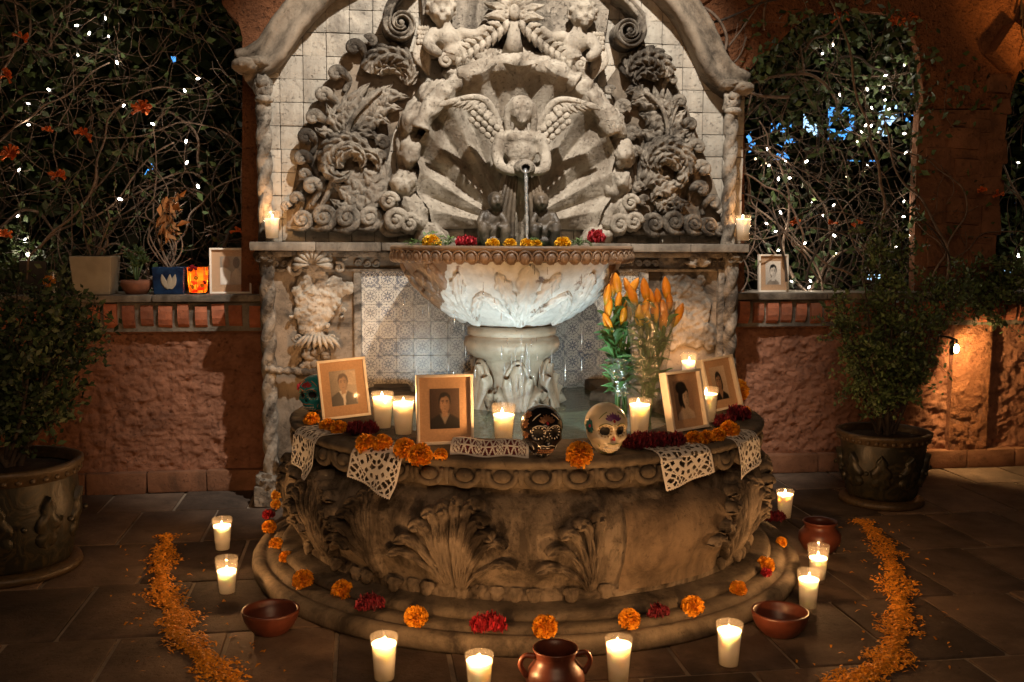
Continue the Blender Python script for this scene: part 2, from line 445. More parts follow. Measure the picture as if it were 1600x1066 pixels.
# ---- plaster walls with arches over the low walls
def px_poly(pts, Y): return [(p.x, p.z) for p in (W(x, y, Y) for x, y in pts)]
def plaster(name, pts, Y0, Y1, mat, parent, sub=True):
    b = MB(); b.poly(px_poly(pts, Y0), Y0, Y1); o = b.obj(name, mat, smooth=False); keep(o, parent); return o
al = thing('arched_wall', 'dark terracotta plaster pier of the left arch beside the coping', 'wall', (-1.1, .4, .87))
plaster('plaster', [(345, -90), (347, 6), (360, 22), (373, 36), (379, 60), (379, 130), (377, 461), (470, 461), (470, 100), (640, -90)], .33, .52, MAT['arch_stucco'], al)
ar = thing('arched_wall', 'orange plaster wall with arch and rough pier on the right', 'wall', (1.9, .4, .87))
plaster('plaster', [(1020, -90), (1100, 120), (1120, 461), (1163, 461), (1163, 120), (1180, 100), (1205, 78), (1235, 48), (1262, 26), (1325, 15), (1395, 22), (1425, 48), (1437, 90), (1442, 140), (1442, 170), (1575, 170), (1582, 140), (1592, 112), (1625, 95), (1720, 90), (1720, -120)], .345, .385, MAT['arch_stucco'], ar)
plaster('pier', [(1436, 172), (1430, 300), (1428, 463), (1552, 463), (1556, 380), (1566, 260), (1574, 172)], .34, .39, MAT['pillar_stucco'], ar)
for (x, y, wd, h, rz) in [(1556, 132, 46, 34, .02), (1562, 168, 36, 30, -.03), (1500, 218, 60, 34, .02), (1555, 238, 40, 40, .02), (1550, 290, 44, 32, -.02), (1470, 190, 48, 30, 0), (1530, 196, 42, 26, .03), (1462, 250, 44, 40, .02), (1508, 262, 46, 30, -.02), (1452, 330, 40, 44, 0), (1500, 330, 60, 46, .02), (1545, 345, 34, 50, 0), (1470, 395, 62, 50, .02), (1528, 400, 44, 44, 0)]:
    p = W(x, y, .352); b = MB(); b.bbox((0, 0, 0), (wd * .00285, .05, h * .00285), .014, jit=.010)
    o = b.obj('stone_block', MAT['pillar_stucco']); o.location = (p.x, .352, p.z); o.rotation_euler = (0, rz, 0); keep(o, ar)
for (x, y, wd, h, rz) in [(1575, 75, 52, 66, .6), (1600, 62, 30, 70, .25)]:
    p = W(x, y, .30); b = MB(); b.bbox((0, 0, 0), (wd * .0028, .09, h * .0028), .012, jit=.006)
    o = b.obj('carved_block', MAT['arch_stucco']); o.location = (p.x, .30, p.z); o.rotation_euler = (0, rz, .1); keep(o, ar)

# ================================================================== the fountain's back wall
XC = .035
UY = .18                                                     # face of the upper wall
fw = thing('fountain_wall', 'tall stone back wall of the fountain with square blocks and scrolled coping', 'wall', (XC, .1, 0))
def part(mb, name, mat, parent=fw, **kw): return keep(mb.obj(name, mat, **kw), parent)
outl = px_poly([(404, 366), (404, 118), (424, 92), (455, 46), (490, 6), (540, -45), (800, -110), (1010, -45), (1070, 4), (1100, 50), (1122, 98), (1150, 130), (1150, 376)], UY)
b = MB(); b.poly(outl, UY, UY + .14); part(b, 'backing', MAT['mortar'], smooth=False)
def inside(x, z, P):
    c = False; j = len(P) - 1
    for i in range(len(P)):
        if (P[i][1] > z) != (P[j][1] > z) and x < (P[j][0] - P[i][0]) * (z - P[i][1]) / (P[j][1] - P[i][1]) + P[i][0]: c = not c
        j = i
    return c
tl = []
for k in range(5):
    b = MB(); b.bbox((0, 0, 0), (.0952, .02, .0952), .003, jit=.0009); o = b.obj('wall_block', MAT['wall_tile']); tl.append(o.data); bpy.data.objects.remove(o)
TS = .0975
for j in range(0, 13):
    for i in range(0, 22):
        x = -.955 + TS * i; z = 1.115 + TS * (j + .35)
        if not inside(x, z, outl): continue
        dx, dz = x - .06, z - 1.43
        if dx * dx + dz * dz < .36 ** 2 and z < 1.75: continue       # hidden behind the shell
        o = inst('wall_block', tl[R.randrange(5)], None, (x + R.uniform(-.001, .001), UY - .008 + R.uniform(-.003, .002), z + R.uniform(-.001, .001)), (R.uniform(-.012, .012), R.choice((0, PI)), R.uniform(-.012, .012))); keep(o, fw)
# lower body, ledge and frieze
b = MB(); b.box((XC, .16, .52), (2.04, .28, 1.04)); part(b, 'body', MAT['weathered_stone'], smooth=False)
b = MB()
for i in range(8):
    x0 = XC - 1.055 + 2.11 * i / 8; b.bbox((x0 + 2.11 / 16, .09, 1.0825), (2.11 / 8 - .002, .32, .035), .006, jit=.0015)
part(b, 'ledge', MAT['ledge_stone'])
b = MB(); b.bbox((XC, .0, 1.052), (2.05, .06, .024), .006); b.bbox((XC, .006, .985), (2.04, .03, .012), .004); part(b, 'frieze', MAT['carved_stone'])
b = MB(); k = 0
for i in range(54):
    x = XC - 1.0 + 2.0 * i / 53
    if -.84 < x < -.62 or -.5 < x < .5: continue
    b.scroll((x, .012, 1.013), .016, R.choice((0, PI)), 1.2, R.choice((1, -1)), .006, n=14, seg=5)
part(b, 'frieze_scrolls', MAT['carved_stone'])
# side panels framed by pilaster strips
b = MB()
for x0, x1 in ((-.955, -.945), (-.60, -.585), (.625, .64), (.985, 1.0)):
    b.bbox(((x0 + x1) / 2, .01, .70), (x1 - x0 + .012, .03, .56), .005)
b.bbox((-.592, .012, .70), (.035, .03, .56), .01)
b.bbox((.648, .012, .70), (.03, .03, .56), .01)
part(b, 'pilaster_strip', MAT['carved_stone'])
b = MB(); P = [W(415, 575, -.02), W(432, 579, -.03), W(455, 580, -.03), W(480, 582, -.03), W(500, 582, -.02)]
P = smooth_path(P, 24); b.tube(P, [.016 + .004 * math.sin(i * 1.9) for i in range(25)], 9); part(b, 'rail', MAT['carved_stone'])
# twisted columns
def twisted(x, y, z0, z1, r, name='twisted_column'):
    b = MB(); nzv = int((z1 - z0) / .006); v = []; f = []; n = 24
    for i in range(nzv + 1):
        z = z0 + (z1 - z0) * i / nzv
        for j in range(n):
            a = 2 * PI * j / n; ph = 2 * a + (z / .078) * 2 * PI * 1.0
            s = math.sin(ph); rr = r * (.66 + .44 * (abs(math.sin(a - z * PI / .105)) ** .8)) + .002 * nz((math.cos(a), math.sin(a), z * 20), 2.)
            v.append((x + rr * math.cos(a), y + rr * math.sin(a), z))
    for i in range(nzv):
        for j in range(n): f.append((i * n + j, i * n + (j + 1) % n, (i + 1) * n + (j + 1) % n, (i + 1) * n + j))
    b.add(v, f); return part(b, name, MAT['carved_stone'])
xl, xr = -.965, 1.04
for x in (xl, xr):
    twisted(x, .06, 1.10, 1.70, .030); twisted(x + (.008 if x < 0 else -.006), -.005, .13, 1.04, .030)
    b = MB(); b.blob((x, .055, 1.725), (.038, .04, .055), 3, .35, 3., x); b.blob((x + .005, .05, 1.68), (.04, .04, .02), 2); b.blob((x, .03, 1.745), .026, 2, .3, 3); part(b, 'capital', MAT['carved_stone'])
    b = MB(); b.blob((x, 0, .10), (.055, .055, .05), 3, .3, 3., x + 2); b.bbox((x, .0, .045), (.12, .10, .09), .01, jit=.004); part(b, 'column_base', MAT['carved_stone'])
    b = MB(); b.blob((x, -.01, 1.045), (.045, .04, .03), 3, .4, 4., x + 4); b.scroll((x - .02, -.035, 1.03), .017, 0, 1.2, 1, .007); b.scroll((x + .02, -.035, 1.03), .017, PI, 1.2, -1, .007); part(b, 'capital', MAT['carved_stone'])
# scrolled coping: a moulded band swept along the gable's curve
def band(pts, prof, name, mat, tw=0.):
    P = smooth_path(pts, 34); k = len(prof); v = []; f = []
    for i, p in enumerate(P):
        T = (P[min(i + 1, 34)] - P[max(i - 1, 0)]).normalized(); N = Vector((0, -1, 0)); Sd = T.cross(N).normalized()
        for a, d in prof:
            j = .004 * fbm(p + Sd * a + N * d, 30, 2)
            v.append(p + Sd * (a + j) + N * (d + j))
    for i in range(34):
        for j in range(k): f.append((i * k + j, i * k + (j + 1) % k, (i + 1) * k + (j + 1) % k, (i + 1) * k + j))
    f.append(list(range(k))); f.append([34 * k + j for j in range(k)])
    b = MB(); b.add(v, f); return part(b, name, mat)
pf = [(-.07, -.2), (-.075, .02), (-.062, .05), (-.04, .058), (-.03, .04), (.0, .035), (.02, .05), (.04, .075), (.062, .08), (.078, .065), (.08, .03), (.074, -.2)]
lp = [(376, 104), (398, 96), (422, 80), (446, 44), (476, 8), (520, -34), (600, -80)]
band([W(x, y, .10) for x, y in lp], [(a * .86, d * (.8 if d > 0 else 1)) for a, d in pf], 'coping', MAT['weathered_stone'])
rp = [(1162, 136), (1140, 126), (1118, 102), (1100, 62), (1078, 22), (1048, -14), (1000, -60)]
band([W(x, y, .10) for x, y in rp], [(-a * .86, d * (.8 if d > 0 else 1)) for a, d in pf], 'coping', MAT['weathered_stone'])
for x, y, sg in ((386, 104, 1), (1154, 140, -1)):
    p = W(x, y, .06); b = MB(); b.blob(p, (.060, .09, .034), 4, .10, 2.5, x); b.blob(p + Vector((sg * .045, .01, .014)), (.05, .08, .030), 4, .10, 3, x + 1); part(b, 'coping_roll', MAT['weathered_stone'])

# ---- glazed tile panel behind the bowl
t = NT('azulejo')
oc = t.objc(); sp = t.n('SeparateXYZ'); t.l(oc, sp.inputs[0])
x = t.math('MULTIPLY', sp.outputs[0], 1 / .0355); z = t.math('MULTIPLY', sp.outputs[2], 1 / .0355)
r = t.math('SQRT', t.math('ADD', t.math('MULTIPLY', x, x), t.math('MULTIPLY', z, z)))
a = t.math('ARCTAN2', z, x)
pet = t.math('ABSOLUTE', t.math('COSINE', t.math('MULTIPLY', a, 4.)))
star = t.math('LESS_THAN', r, t.math('ADD', t.math('MULTIPLY', pet, .42), .14))
core = t.math('LESS_THAN', r, .12)
ring = t.math('LESS_THAN', t.math('ABSOLUTE', t.math('SUBTRACT', r, .68)), .035)
ax = t.math('ABSOLUTE', x); az = t.math('ABSOLUTE', z)
cx_ = t.math('SUBTRACT', 1., ax); cz_ = t.math('SUBTRACT', 1., az)
cr = t.math('SQRT', t.math('ADD', t.math('MULTIPLY', cx_, cx_), t.math('MULTIPLY', cz_, cz_)))
ca = t.math('ABSOLUTE', t.math('SINE', t.math('MULTIPLY', t.math('ARCTAN2', cz_, cx_), 6.)))
cst = t.math('LESS_THAN', cr, t.math('ADD', t.math('MULTIPLY', ca, .3), .12))
dg_ = t.math('LESS_THAN', t.math('ABSOLUTE', t.math('SUBTRACT', ax, az)), .05)
dgm = t.math('MULTIPLY', dg_, t.math('GREATER_THAN', r, .6))
dots = t.math('LESS_THAN', t.math('ADD', t.math('MULTIPLY', t.math('SINE', t.math('MULTIPLY', x, 11.)), t.math('SINE', t.math('MULTIPLY', z, 11.))), 0.), -.62)
dots = t.math('MULTIPLY', dots, t.math('GREATER_THAN', r, .62))
pat = t.math('MAXIMUM', t.math('MAXIMUM', t.math('SUBTRACT', star, core), ring), t.math('MAXIMUM', t.math('MAXIMUM', cst, dgm), dots), clamp=True)
oi = t.n('ObjectInfo')
inv = t.math('LESS_THAN', oi.outputs['Random'], .25)
pat = t.math('ABSOLUTE', t.math('SUBTRACT', pat, inv))
ink = t.mix(t.ramp(t.noise(2.6, 3), [(.42, 0.), (.56, 1.)]), (.03, .05, .10), (.10, .095, .085))
c = t.mix(t.math('MULTIPLY', pat, t.ramp(t.noise(5, 4), [(.35, .92), (.65, .5)])), (.46, .44, .39), ink)
c = t.mix(t.ramp(t.noise(6, 6, .7), [(.5, 0.), (.75, .75)]), c, (.16, .14, .10))
t.bsdf(c, .28, t.noise(40, 3), .05, .001, Specular_IOR_Level=.4); MAT['azulejo'] = t.m
b = MB(); b.bbox((0, 0, 0), (.0716, .012, .0716), .0007); o = b.obj('glazed_tile', MAT['azulejo'], smooth=False); tme = o.data; bpy.data.objects.remove(o)
for j in range(9):
    for i in range(17):
        o = inst('glazed_tile', tme, None, (-.575 + .036 + .0722 * i, .012 + R.uniform(-.0004, .0004), .985 - .036 - .0722 * j), (R.uniform(-.0025, .0025), R.choice((0, PI / 2, PI)), R.uniform(-.0025, .0025))); keep(o, fw)
# ================================================================== carved reliefs on the upper wall
NY = Vector((0, -1, 0)); K = .00273
RY = UY - .03
def rel(name, label, cat, loc): return thing(name, label, cat, loc)
def acanthus(name, label, slab, borders, curls, leaves, stalks, bottom, loc, mirror):
    t = thing(name, label, 'carving', loc)
    b = MB(); b.poly(px_poly(slab, RY), RY, UY + .01); part(b, 'ground_slab', MAT['weathered_stone'], t, smooth=False)
    for (x, y, r, a0, sg, tl) in borders:
        b = MB(); c = W(x, y, RY - .045)
        b.scroll(c, r * K * .80, a0, .85, sg, r * K * .56, [W(p, q, RY - .01) for p, q in tl] if tl else None, lift=1.0, ball=.46)
        part(b, 'volute', MAT['carved_stone'], t)
    for pts, wpx, lobes, dep in leaves:
        b = MB(); n = len(pts); L = [W(p, q, RY - dep * math.sin(PI * (.15 + .7 * i / (n - 1)))) for i, (p, q) in enumerate(pts)]
        b.leaf(L, NY, wpx * K, lobes, .024, .007, nt=int(9 * lobes), ns=12, thick=.05, notch=.38)
        part(b, 'leaf', MAT['carved_stone'], t)
    for pts, r0, r1, dep in stalks:
        b = MB(); P = smooth_path([W(p, q, RY - dep) for p, q in pts], 24); b.tube(P, [K * (r0 + (r1 - r0) * i / 24) for i in range(25)], 9); part(b, 'stalk', MAT['carved_stone'], t)
    for arcs in curls:                                             # a big leaf rolled over: furrowed crescents one over the other
        b = MB()
        for (x, y, r, a0, a1, wd, lb, dep) in arcs:
            n_ = 9; P = []
            for k in range(n_):
                q = k / (n_ - 1); a = math.radians(a0 + (a1 - a0) * q); rr = r * (1 - .18 * q)
                P.append(W(x + math.cos(a) * rr, y - math.sin(a) * rr, RY - dep * (.55 + .45 * math.sin(PI * q))))
            b.leaf(P, NY, wd * K, lb, .040, .013, nt=9 * lb, ns=14, thick=.09, notch=.25, prof=lambda t: .55 + .45 * math.sin(PI * min(1, .2 + .8 * t)) if t < .95 else .4)
        part(b, 'curled_leaf', MAT['carved_stone'], t)
    for (x, y, r, sg) in bottom:
        b = MB(); c = W(x, y, RY - .07); b.scroll(c, r * K, -PI / 2, 1.4, sg, r * K * .38, [W(x - sg * r * 1.6, y + r * .9, RY - .04)], lift=.9, seg=9)
        b.blob(c + Vector((0, .05, 0)), (r * K * 1.05, .07, r * K * 1.05), 3, .1, 3, x); part(b, 'scroll', MAT['carved_stone'], t)
    return t
def zp(ox, lst): return lst
L = lambda x, y: (430 + x / 3.333, 60 + y / 3.333)
Rr = lambda x, y: (930 + x / 3.333, 60 + y / 3.333)
acanthus('acanthus_relief', 'curling acanthus leaf relief with volute edge left of the shell', 
    [L(*p) for p in [(60, 1000), (60, 880), (90, 800), (120, 640), (130, 520), (190, 400), (240, 290), (300, 180), (390, 60), (470, 20), (600, 50), (720, 120), (760, 240), (690, 340), (620, 480), (590, 620), (560, 700), (540, 900), (560, 1000)]],
    [(*L(412, 56), 14, .3, 1, [L(440, 190), L(470, 110)]), (*L(500, 20), 11, 2.6, -1, None), (*L(318, 190), 13, .3, 1, [L(360, 280), L(385, 220)]), (*L(250, 302), 13, .2, 1, [L(300, 400), L(320, 340)]), (*L(200, 418), 13, .2, 1, [L(230, 500), L(265, 440)]),
     (*L(158, 520), 13, .2, 1, [L(190, 600), L(210, 545)]), (*L(140, 630), 13, .2, 1, [L(230, 720), L(190, 650)]), (*L(150, 710), 9, .2, 1, [L(200, 760), L(190, 730)]), (*L(190, 775), 14, .2, 1, [L(250, 850), L(260, 790)]), (*L(106, 835), 10, .2, 1, [L(130, 900), L(150, 850)]), (*L(56, 880), 9, .2, 1, None), (*L(560, 548), 12, 2.6, -1, None), (*L(550, 610), 10, 2.6, -1, None)],
    [[(*L(605, 190), 36, 172, -30, 17, 8, .07), (*L(600, 215), 20, 150, 10, 9, 5, .04)], [(*L(385, 640), 36, 205, 15, 17, 8, .075), (*L(400, 640), 20, 200, -20, 11, 6, .085), (*L(340, 660), 22, 170, 300, 11, 4, .06)], [(*L(480, 660), 20, 150, 0, 11, 4, .06)]],
    [([L(385, 490), L(400, 380), L(430, 300), L(490, 240)], 15, 4, .05), ([L(400, 480), L(480, 370), L(540, 300), L(605, 250)], 17, 4, .055), ([L(430, 400), L(520, 330), L(600, 300), L(695, 310)], 17, 5, .05), ([L(420, 450), L(500, 390), L(580, 360), L(655, 370)], 16, 4, .045),
     ([L(410, 470), L(480, 440), L(540, 420), L(595, 445)], 15, 4, .045), ([L(420, 490), L(460, 490), L(500, 500), L(528, 515)], 11, 3, .04), ([L(370, 480), L(360, 420), L(360, 360), L(370, 290)], 14, 4, .045), ([L(340, 490), L(310, 440), L(290, 400), L(270, 350)], 12, 3, .04), ([L(300, 510), L(270, 490), L(240, 490), L(222, 480)], 10, 3, .035),
     ([L(540, 660), L(520, 740), L(470, 700), L(430, 680)], 14, 3, .05), ([L(540, 700), L(530, 780), L(500, 860), L(440, 890)], 20, 5, .05), ([L(530, 830), L(460, 760), L(390, 720), L(330, 710)], 22, 5, .045), ([L(520, 880), L(440, 850), L(370, 800), L(300, 760)], 20, 5, .04), ([L(500, 910), L(420, 900), L(350, 880), L(290, 840)], 16, 4, .035),
     ([L(560, 640), L(575, 720), L(560, 820), L(530, 900)], 12, 3, .03), ([L(590, 720), L(600, 800), L(590, 860), L(570, 920)], 15, 3, .02)],
    [([L(370, 500), L(400, 420), L(470, 340), L(560, 260)], 4.5, 2.5, .085), ([L(250, 720), L(230, 800), L(190, 870)], 6, 3, .03), ([L(300, 740), L(270, 820), L(230, 890)], 6, 3, .035)],
    [(*L(140, 945), 14, 1), (*L(252, 930), 18, 1), (*L(370, 935), 19, 1), (*L(490, 935), 17, 1), (*L(600, 965), 16, -1)], (-.66, .15, 1.1), False)
acanthus('acanthus_relief', 'curling acanthus leaf relief with volute edge right of the shell',
    [Rr(*p) for p in [(130, 1030), (150, 900), (210, 760), (190, 600), (150, 480), (110, 360), (60, 230), (130, 130), (270, 70), (360, 130), (410, 220), (470, 340), (520, 470), (560, 580), (600, 700), (640, 820), (690, 960), (690, 1030)]],
    [(*Rr(400, 222), 9, 2.8, -1, [Rr(340, 330), Rr(360, 240)]), (*Rr(440, 332), 11, 2.8, -1, [Rr(390, 430), Rr(400, 360)]), (*Rr(495, 452), 11, 2.8, -1, [Rr(450, 560), Rr(450, 480)]), (*Rr(530, 570), 13, 2.8, -1, [Rr(470, 640), Rr(480, 590)]), (*Rr(556, 685), 15, 2.8, -1, [Rr(490, 750), Rr(500, 690)]), (*Rr(548, 790), 14, 2.8, -1, [Rr(480, 850), Rr(490, 800)]),
     (*Rr(612, 860), 13, 2.8, -1, [Rr(560, 920), Rr(560, 880)]), (*Rr(660, 920), 10, 2.8, -1, None), (*Rr(135, 368), 14, .3, 1, None), (*Rr(185, 508), 14, .3, 1, [Rr(240, 590), Rr(240, 520)]), (*Rr(200, 600), 12, .3, 1, [Rr(240, 680), Rr(240, 620)]), (*Rr(222, 780), 10, .3, 1, None), (*Rr(245, 850), 10, .3, 1, None), (*Rr(72, 275), 9, .3, 1, None)],
    [[(*Rr(262, 200), 34, 5, 175, 19, 8, .075), (*Rr(255, 225), 17, 20, 190, 12, 5, .06)], [(*Rr(368, 660), 34, -20, 190, 18, 9, .08), (*Rr(365, 670), 16, 0, 200, 12, 6, .09), (*Rr(400, 700), 20, -60, 30, 11, 4, .06)]],
    [([Rr(280, 300), Rr(240, 290), Rr(200, 270), Rr(165, 280)], 15, 3, .05), ([Rr(320, 350), Rr(280, 340), Rr(230, 330), Rr(190, 340)], 14, 3, .05), ([Rr(370, 480), Rr(320, 440), Rr(280, 410), Rr(230, 400)], 17, 4, .045), ([Rr(370, 560), Rr(320, 520), Rr(280, 500), Rr(250, 490)], 16, 4, .04), ([Rr(370, 360), Rr(340, 330), Rr(320, 300), Rr(300, 260)], 10, 3, .04),
     ([Rr(390, 540), Rr(410, 470), Rr(430, 420), Rr(460, 380)], 16, 4, .05), ([Rr(395, 560), Rr(420, 530), Rr(440, 500), Rr(475, 485)], 15, 4, .045), ([Rr(385, 430), Rr(390, 370), Rr(385, 320), Rr(370, 280)], 12, 3, .05), ([Rr(460, 560), Rr(490, 530), Rr(500, 500), Rr(510, 460)], 11, 3, .03),
     ([Rr(330, 760), Rr(290, 740), Rr(270, 700), Rr(260, 650)], 14, 4, .06), ([Rr(380, 740), Rr(330, 730), Rr(290, 740), Rr(255, 780)], 14, 4, .07), ([Rr(420, 760), Rr(370, 780), Rr(320, 800), Rr(290, 840)], 15, 4, .06), ([Rr(370, 900), Rr(350, 870), Rr(330, 860), Rr(305, 850)], 15, 4, .04), ([Rr(390, 900), Rr(420, 870), Rr(440, 860), Rr(470, 860)], 16, 4, .04), ([Rr(420, 820), Rr(400, 840), Rr(380, 850), Rr(360, 870)], 12, 3, .04)],
    [([Rr(375, 560), Rr(375, 450), Rr(340, 350), Rr(260, 280)], 4, 3.5, .08), ([Rr(400, 560), Rr(395, 470), Rr(410, 400), Rr(430, 350)], 2.5, 2, .07), ([Rr(240, 760), Rr(240, 680), Rr(250, 600), Rr(300, 560)], 8, 5, .02)],
    [(*Rr(205, 955), 17, -1), (*Rr(305, 965), 17, -1), (*Rr(412, 955), 17, -1), (*Rr(512, 965), 15, -1), (*Rr(595, 975), 13, -1), (*Rr(655, 990), 10, -1)], (.8, .15, 1.1), True)

# ---- the shell niche
sh = thing('shell_niche', 'huge fluted stone scallop shell niche with rough bright border above the bowl', 'carving', (.07, .1, 1.1))
HX, HZ, CX, CZ, CR = .068, 1.165, .085, 1.415, .425
NR = 11; v = []; f = []; na, nq = 240, 40
for j in range(nq + 1):
    q = j / nq
    for i in range(na + 1):
        ph = math.radians(-36 + 252 * i / na); s = i / na * NR
        tri = abs((s % 1) * 2 - 1)                       # 1 at groove, 0 at ridge
        rr = CR * (1 + .025 * math.cos(2 * PI * s))
        bx, bz = CX + rr * math.cos(ph), CZ + rr * math.sin(ph)
        x = HX + (bx - HX) * q; z = HZ + (bz - HZ) * q
        topness = max(0, math.sin(ph))
        prof = (.02 + .115 * math.sin(PI * .5 * min(1, q / .62)) if q < .62 else .135 - (.06 + .08 * topness) * ((q - .62) / .38) ** 2.2)
        ridge = .070 * q * (1 - .55 * max(0, (q - .72) / .28)) * ((1 - tri) ** .8)
        y = prof - ridge + .004 * fbm((x, 0, z), 26, 3)
        if q > .97: y -= .012
        v.append((x, y, z))
for j in range(nq):
    for i in range(na): a = j * (na + 1) + i; f.append((a, a + 1, a + na + 2, a + na + 1))
b = MB(); b.add(v, f); part(b, 'fluted_shell', MAT['shell_stone'], sh, fix=False)
for k in range(17):
    ph = math.radians(-40 + 260 * k / 16); topn = max(0, math.sin(ph))
    r = CR + .045 + .012 * math.sin(k * 2.3); sz = 1.0 - .25 * topn
    b = MB(); rot = rotmat(0, -ph + PI / 2, 0) @ rotmat(0, 0, .15 * math.sin(k * 3.1))
    b.blob((CX + r * math.cos(ph), .105 - .01 * topn, CZ + r * math.sin(ph)), (.080 + .012 * math.sin(k * 1.7), .085, .062 * sz), 4, .30, 1.5, k * 3.7, rot)
    part(b, 'border_stone', MAT['shell_stone'], sh)
for k in range(4):                                                # the rough lip over the shell, in four lengths
    b = MB(); P = []; rr_ = []
    for i in range(25):
        ph = math.radians(20 + 35 * k + 34.2 * i / 24); q = Vector((CX + (CR + .014) * math.cos(ph), .016, CZ + (CR + .014) * math.sin(ph))); n_ = fbm(q, 14, 2, 3)
        P.append(q + Vector((0, .006 * n_, .004 * n_))); rr_.append((.040 + .012 * n_) * (1 if 0 < i < 24 else .8))
    b.tube(P, rr_, 18); v2 = []
    for q in b.v: d = .014 * fbm(q, 26, 5, 3); v2.append((q[0] + d, q[1] - d, q[2] + d * .6))
    b.v = v2; part(b, 'lip_stone', MAT['shell_stone'], sh)
for px_, py_, r_ in ((618, 345, 17), (640, 350, 15), (968, 352, 16), (990, 348, 14), (608, 315, 13), (984, 318, 13)):
    b = MB(); c = W(px_, py_, .03); b.scroll(c, r_ * K, 0, 1.3, 1, r_ * K * .4, lift=.8); b.blob(c + Vector((0, .04, 0)), r_ * K * 1.1, 3, .2, 3, px_); part(b, 'scroll', MAT['shell_stone'], sh)

# ---- the winged statue
st = thing('angel_statue', 'winged stone angel pouring water from a small jar inside the shell', 'statue', (.075, -.06, 1.10))
SX, SY = .078, -.11
def sp3(x, y, z): return Vector((SX + x, SY + y, z))
prims = [('e', sp3(0, 0, 1.635), (.046, .050, .060)), ('e', sp3(0, .012, 1.652), (.058, .052, .052)),                   # head, hair
         ('t', [sp3(-.050, .012, 1.65), sp3(-.056, .014, 1.60), sp3(-.050, .018, 1.55)], [.018, .017, .012]), ('t', [sp3(.050, .012, 1.65), sp3(.056, .014, 1.60), sp3(.050, .018, 1.55)], [.018, .017, .012]),
         ('t', [sp3(0, .005, 1.60), sp3(0, .012, 1.54)], [.026, .032]),
         ('e', sp3(0, .012, 1.525), (.082, .046, .034)), ('e', sp3(0, .010, 1.475), (.066, .050, .062)), ('e', sp3(0, .012, 1.41), (.056, .046, .06)),
         ('t', [sp3(-.082, .012, 1.525), sp3(-.098, -.005, 1.465), sp3(-.088, -.045, 1.405), sp3(-.035, -.085, 1.385)], [.030, .025, .023, .017]), ('t', [sp3(.082, .012, 1.525), sp3(.100, -.005, 1.465), sp3(.092, -.045, 1.405), sp3(.04, -.085, 1.385)], [.030, .025, .023, .017]),
         ('e', sp3(0, -.008, 1.607), (.010, .048, .014)),                                                           # nose and chin
         ('e', sp3(0, -.03, 1.592), (.018, .02, .012)),
         ('t', [sp3(-.030, .01, 1.39), sp3(-.052, .0, 1.28), sp3(-.068, .0, 1.13)], [.045, .046, .050]), ('t', [sp3(.030, .01, 1.39), sp3(.052, .0, 1.28), sp3(.066, .0, 1.13)], [.045, .046, .050]),
         ('e', sp3(0, .03, 1.22), (.07, .03, .16))]
eye = [(sp3(-.017, -.045, 1.640), .010, Vector((0, .008, 0))), (sp3(.017, -.045, 1.640), .010, Vector((0, .008, 0))), (sp3(0, -.05, 1.601), .007, Vector((0, .004, 0))), (sp3(0, -.05, 1.25), .03, Vector((0, .03, 0)))]
for i in range(7): eye.append((sp3(-.10 + .033 * i, -.05, 1.20), .011, Vector((0, .012, 0)))); eye.append((sp3(-.095 + .033 * i, -.05, 1.14), .011, Vector((0, .012, 0))))
fig = figure('body', prims, .0062, MAT['shell_stone'], None, eye, 2, .0016); keep(fig, st)
b = MB()
for i in range(11):                                               # drapery folds of the skirt
    x = -.09 + .018 * i
    if abs(x) < .026: continue
    P = smooth_path([sp3(x * .55, -.03, 1.40), sp3(x * .85, -.046, 1.30), sp3(x * 1.1, -.05, 1.20), sp3(x * 1.15, -.052, 1.11)], 14)
    b.tube(P, [.008 + .005 * k / 14 for k in range(15)], 7)
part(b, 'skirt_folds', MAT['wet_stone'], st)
b = MB(); b.lathe([(0, -.03), (.03, -.03), (.046, -.005), (.045, .02), (.028, .036), (.022, .045), (.027, .055), (.018, .05)], 20)
b.v = [tuple(sp3(q[0] * .95, -.085 - q[2] * .9, 1.398 + q[1] * .85)) for q in b.v]; part(b, 'jar', MAT['carved_stone'], st)
for sg in (-1, 1):
    w_ = thing('x', 'x', 'x'); bpy.data.objects.remove(w_)
    b = MB()
    arm = [sp3(sg * .055, .045, 1.50), sp3(sg * .095, .04, 1.605), sp3(sg * .135, .03, 1.672), sp3(sg * .185, .015, 1.690), sp3(sg * .25, .0, 1.680)]
    P = smooth_path(arm, 20); b.tube(P, [.022 * (1 - .5 * i / 20) for i in range(21)], 8)
    b.leaf([sp3(sg * .07, .035, 1.53), sp3(sg * .13, .03, 1.60), sp3(sg * .19, .025, 1.62)], NY, .05, 3, .012, .004, thick=.03)
    wing = part(b, 'wing', MAT['shell_stone'], st)
    b = MB()
    for k in range(11):
        s = k / 10; root = P[int(4 + 15 * s)]
        ln = .045 + .05 * s; a = math.radians(-80 + 62 * s); d = Vector((sg * math.cos(a), -.05, math.sin(a)))
        b.leaf([root, root + d * ln * .5 + Vector((0, -.008, 0)), root + d * ln], NY, .0125, 1, .006, .0015, nt=8, ns=4, thick=.014, notch=.05, prof=lambda t: .75 + .25 * math.sin(PI * t) if t < .85 else .55)
    for row in range(3):
        for k in range(6):
            c = sp3(sg * (.075 + .022 * k + .008 * row), .015, 1.53 + .020 * k - .026 * row + .02)
            b.blob(c, (.0125, .008, .016), 2, rot=rotmat(0, sg * .7, 0))
    fo = b.obj('feathers', MAT['shell_stone']); fo.parent = wing
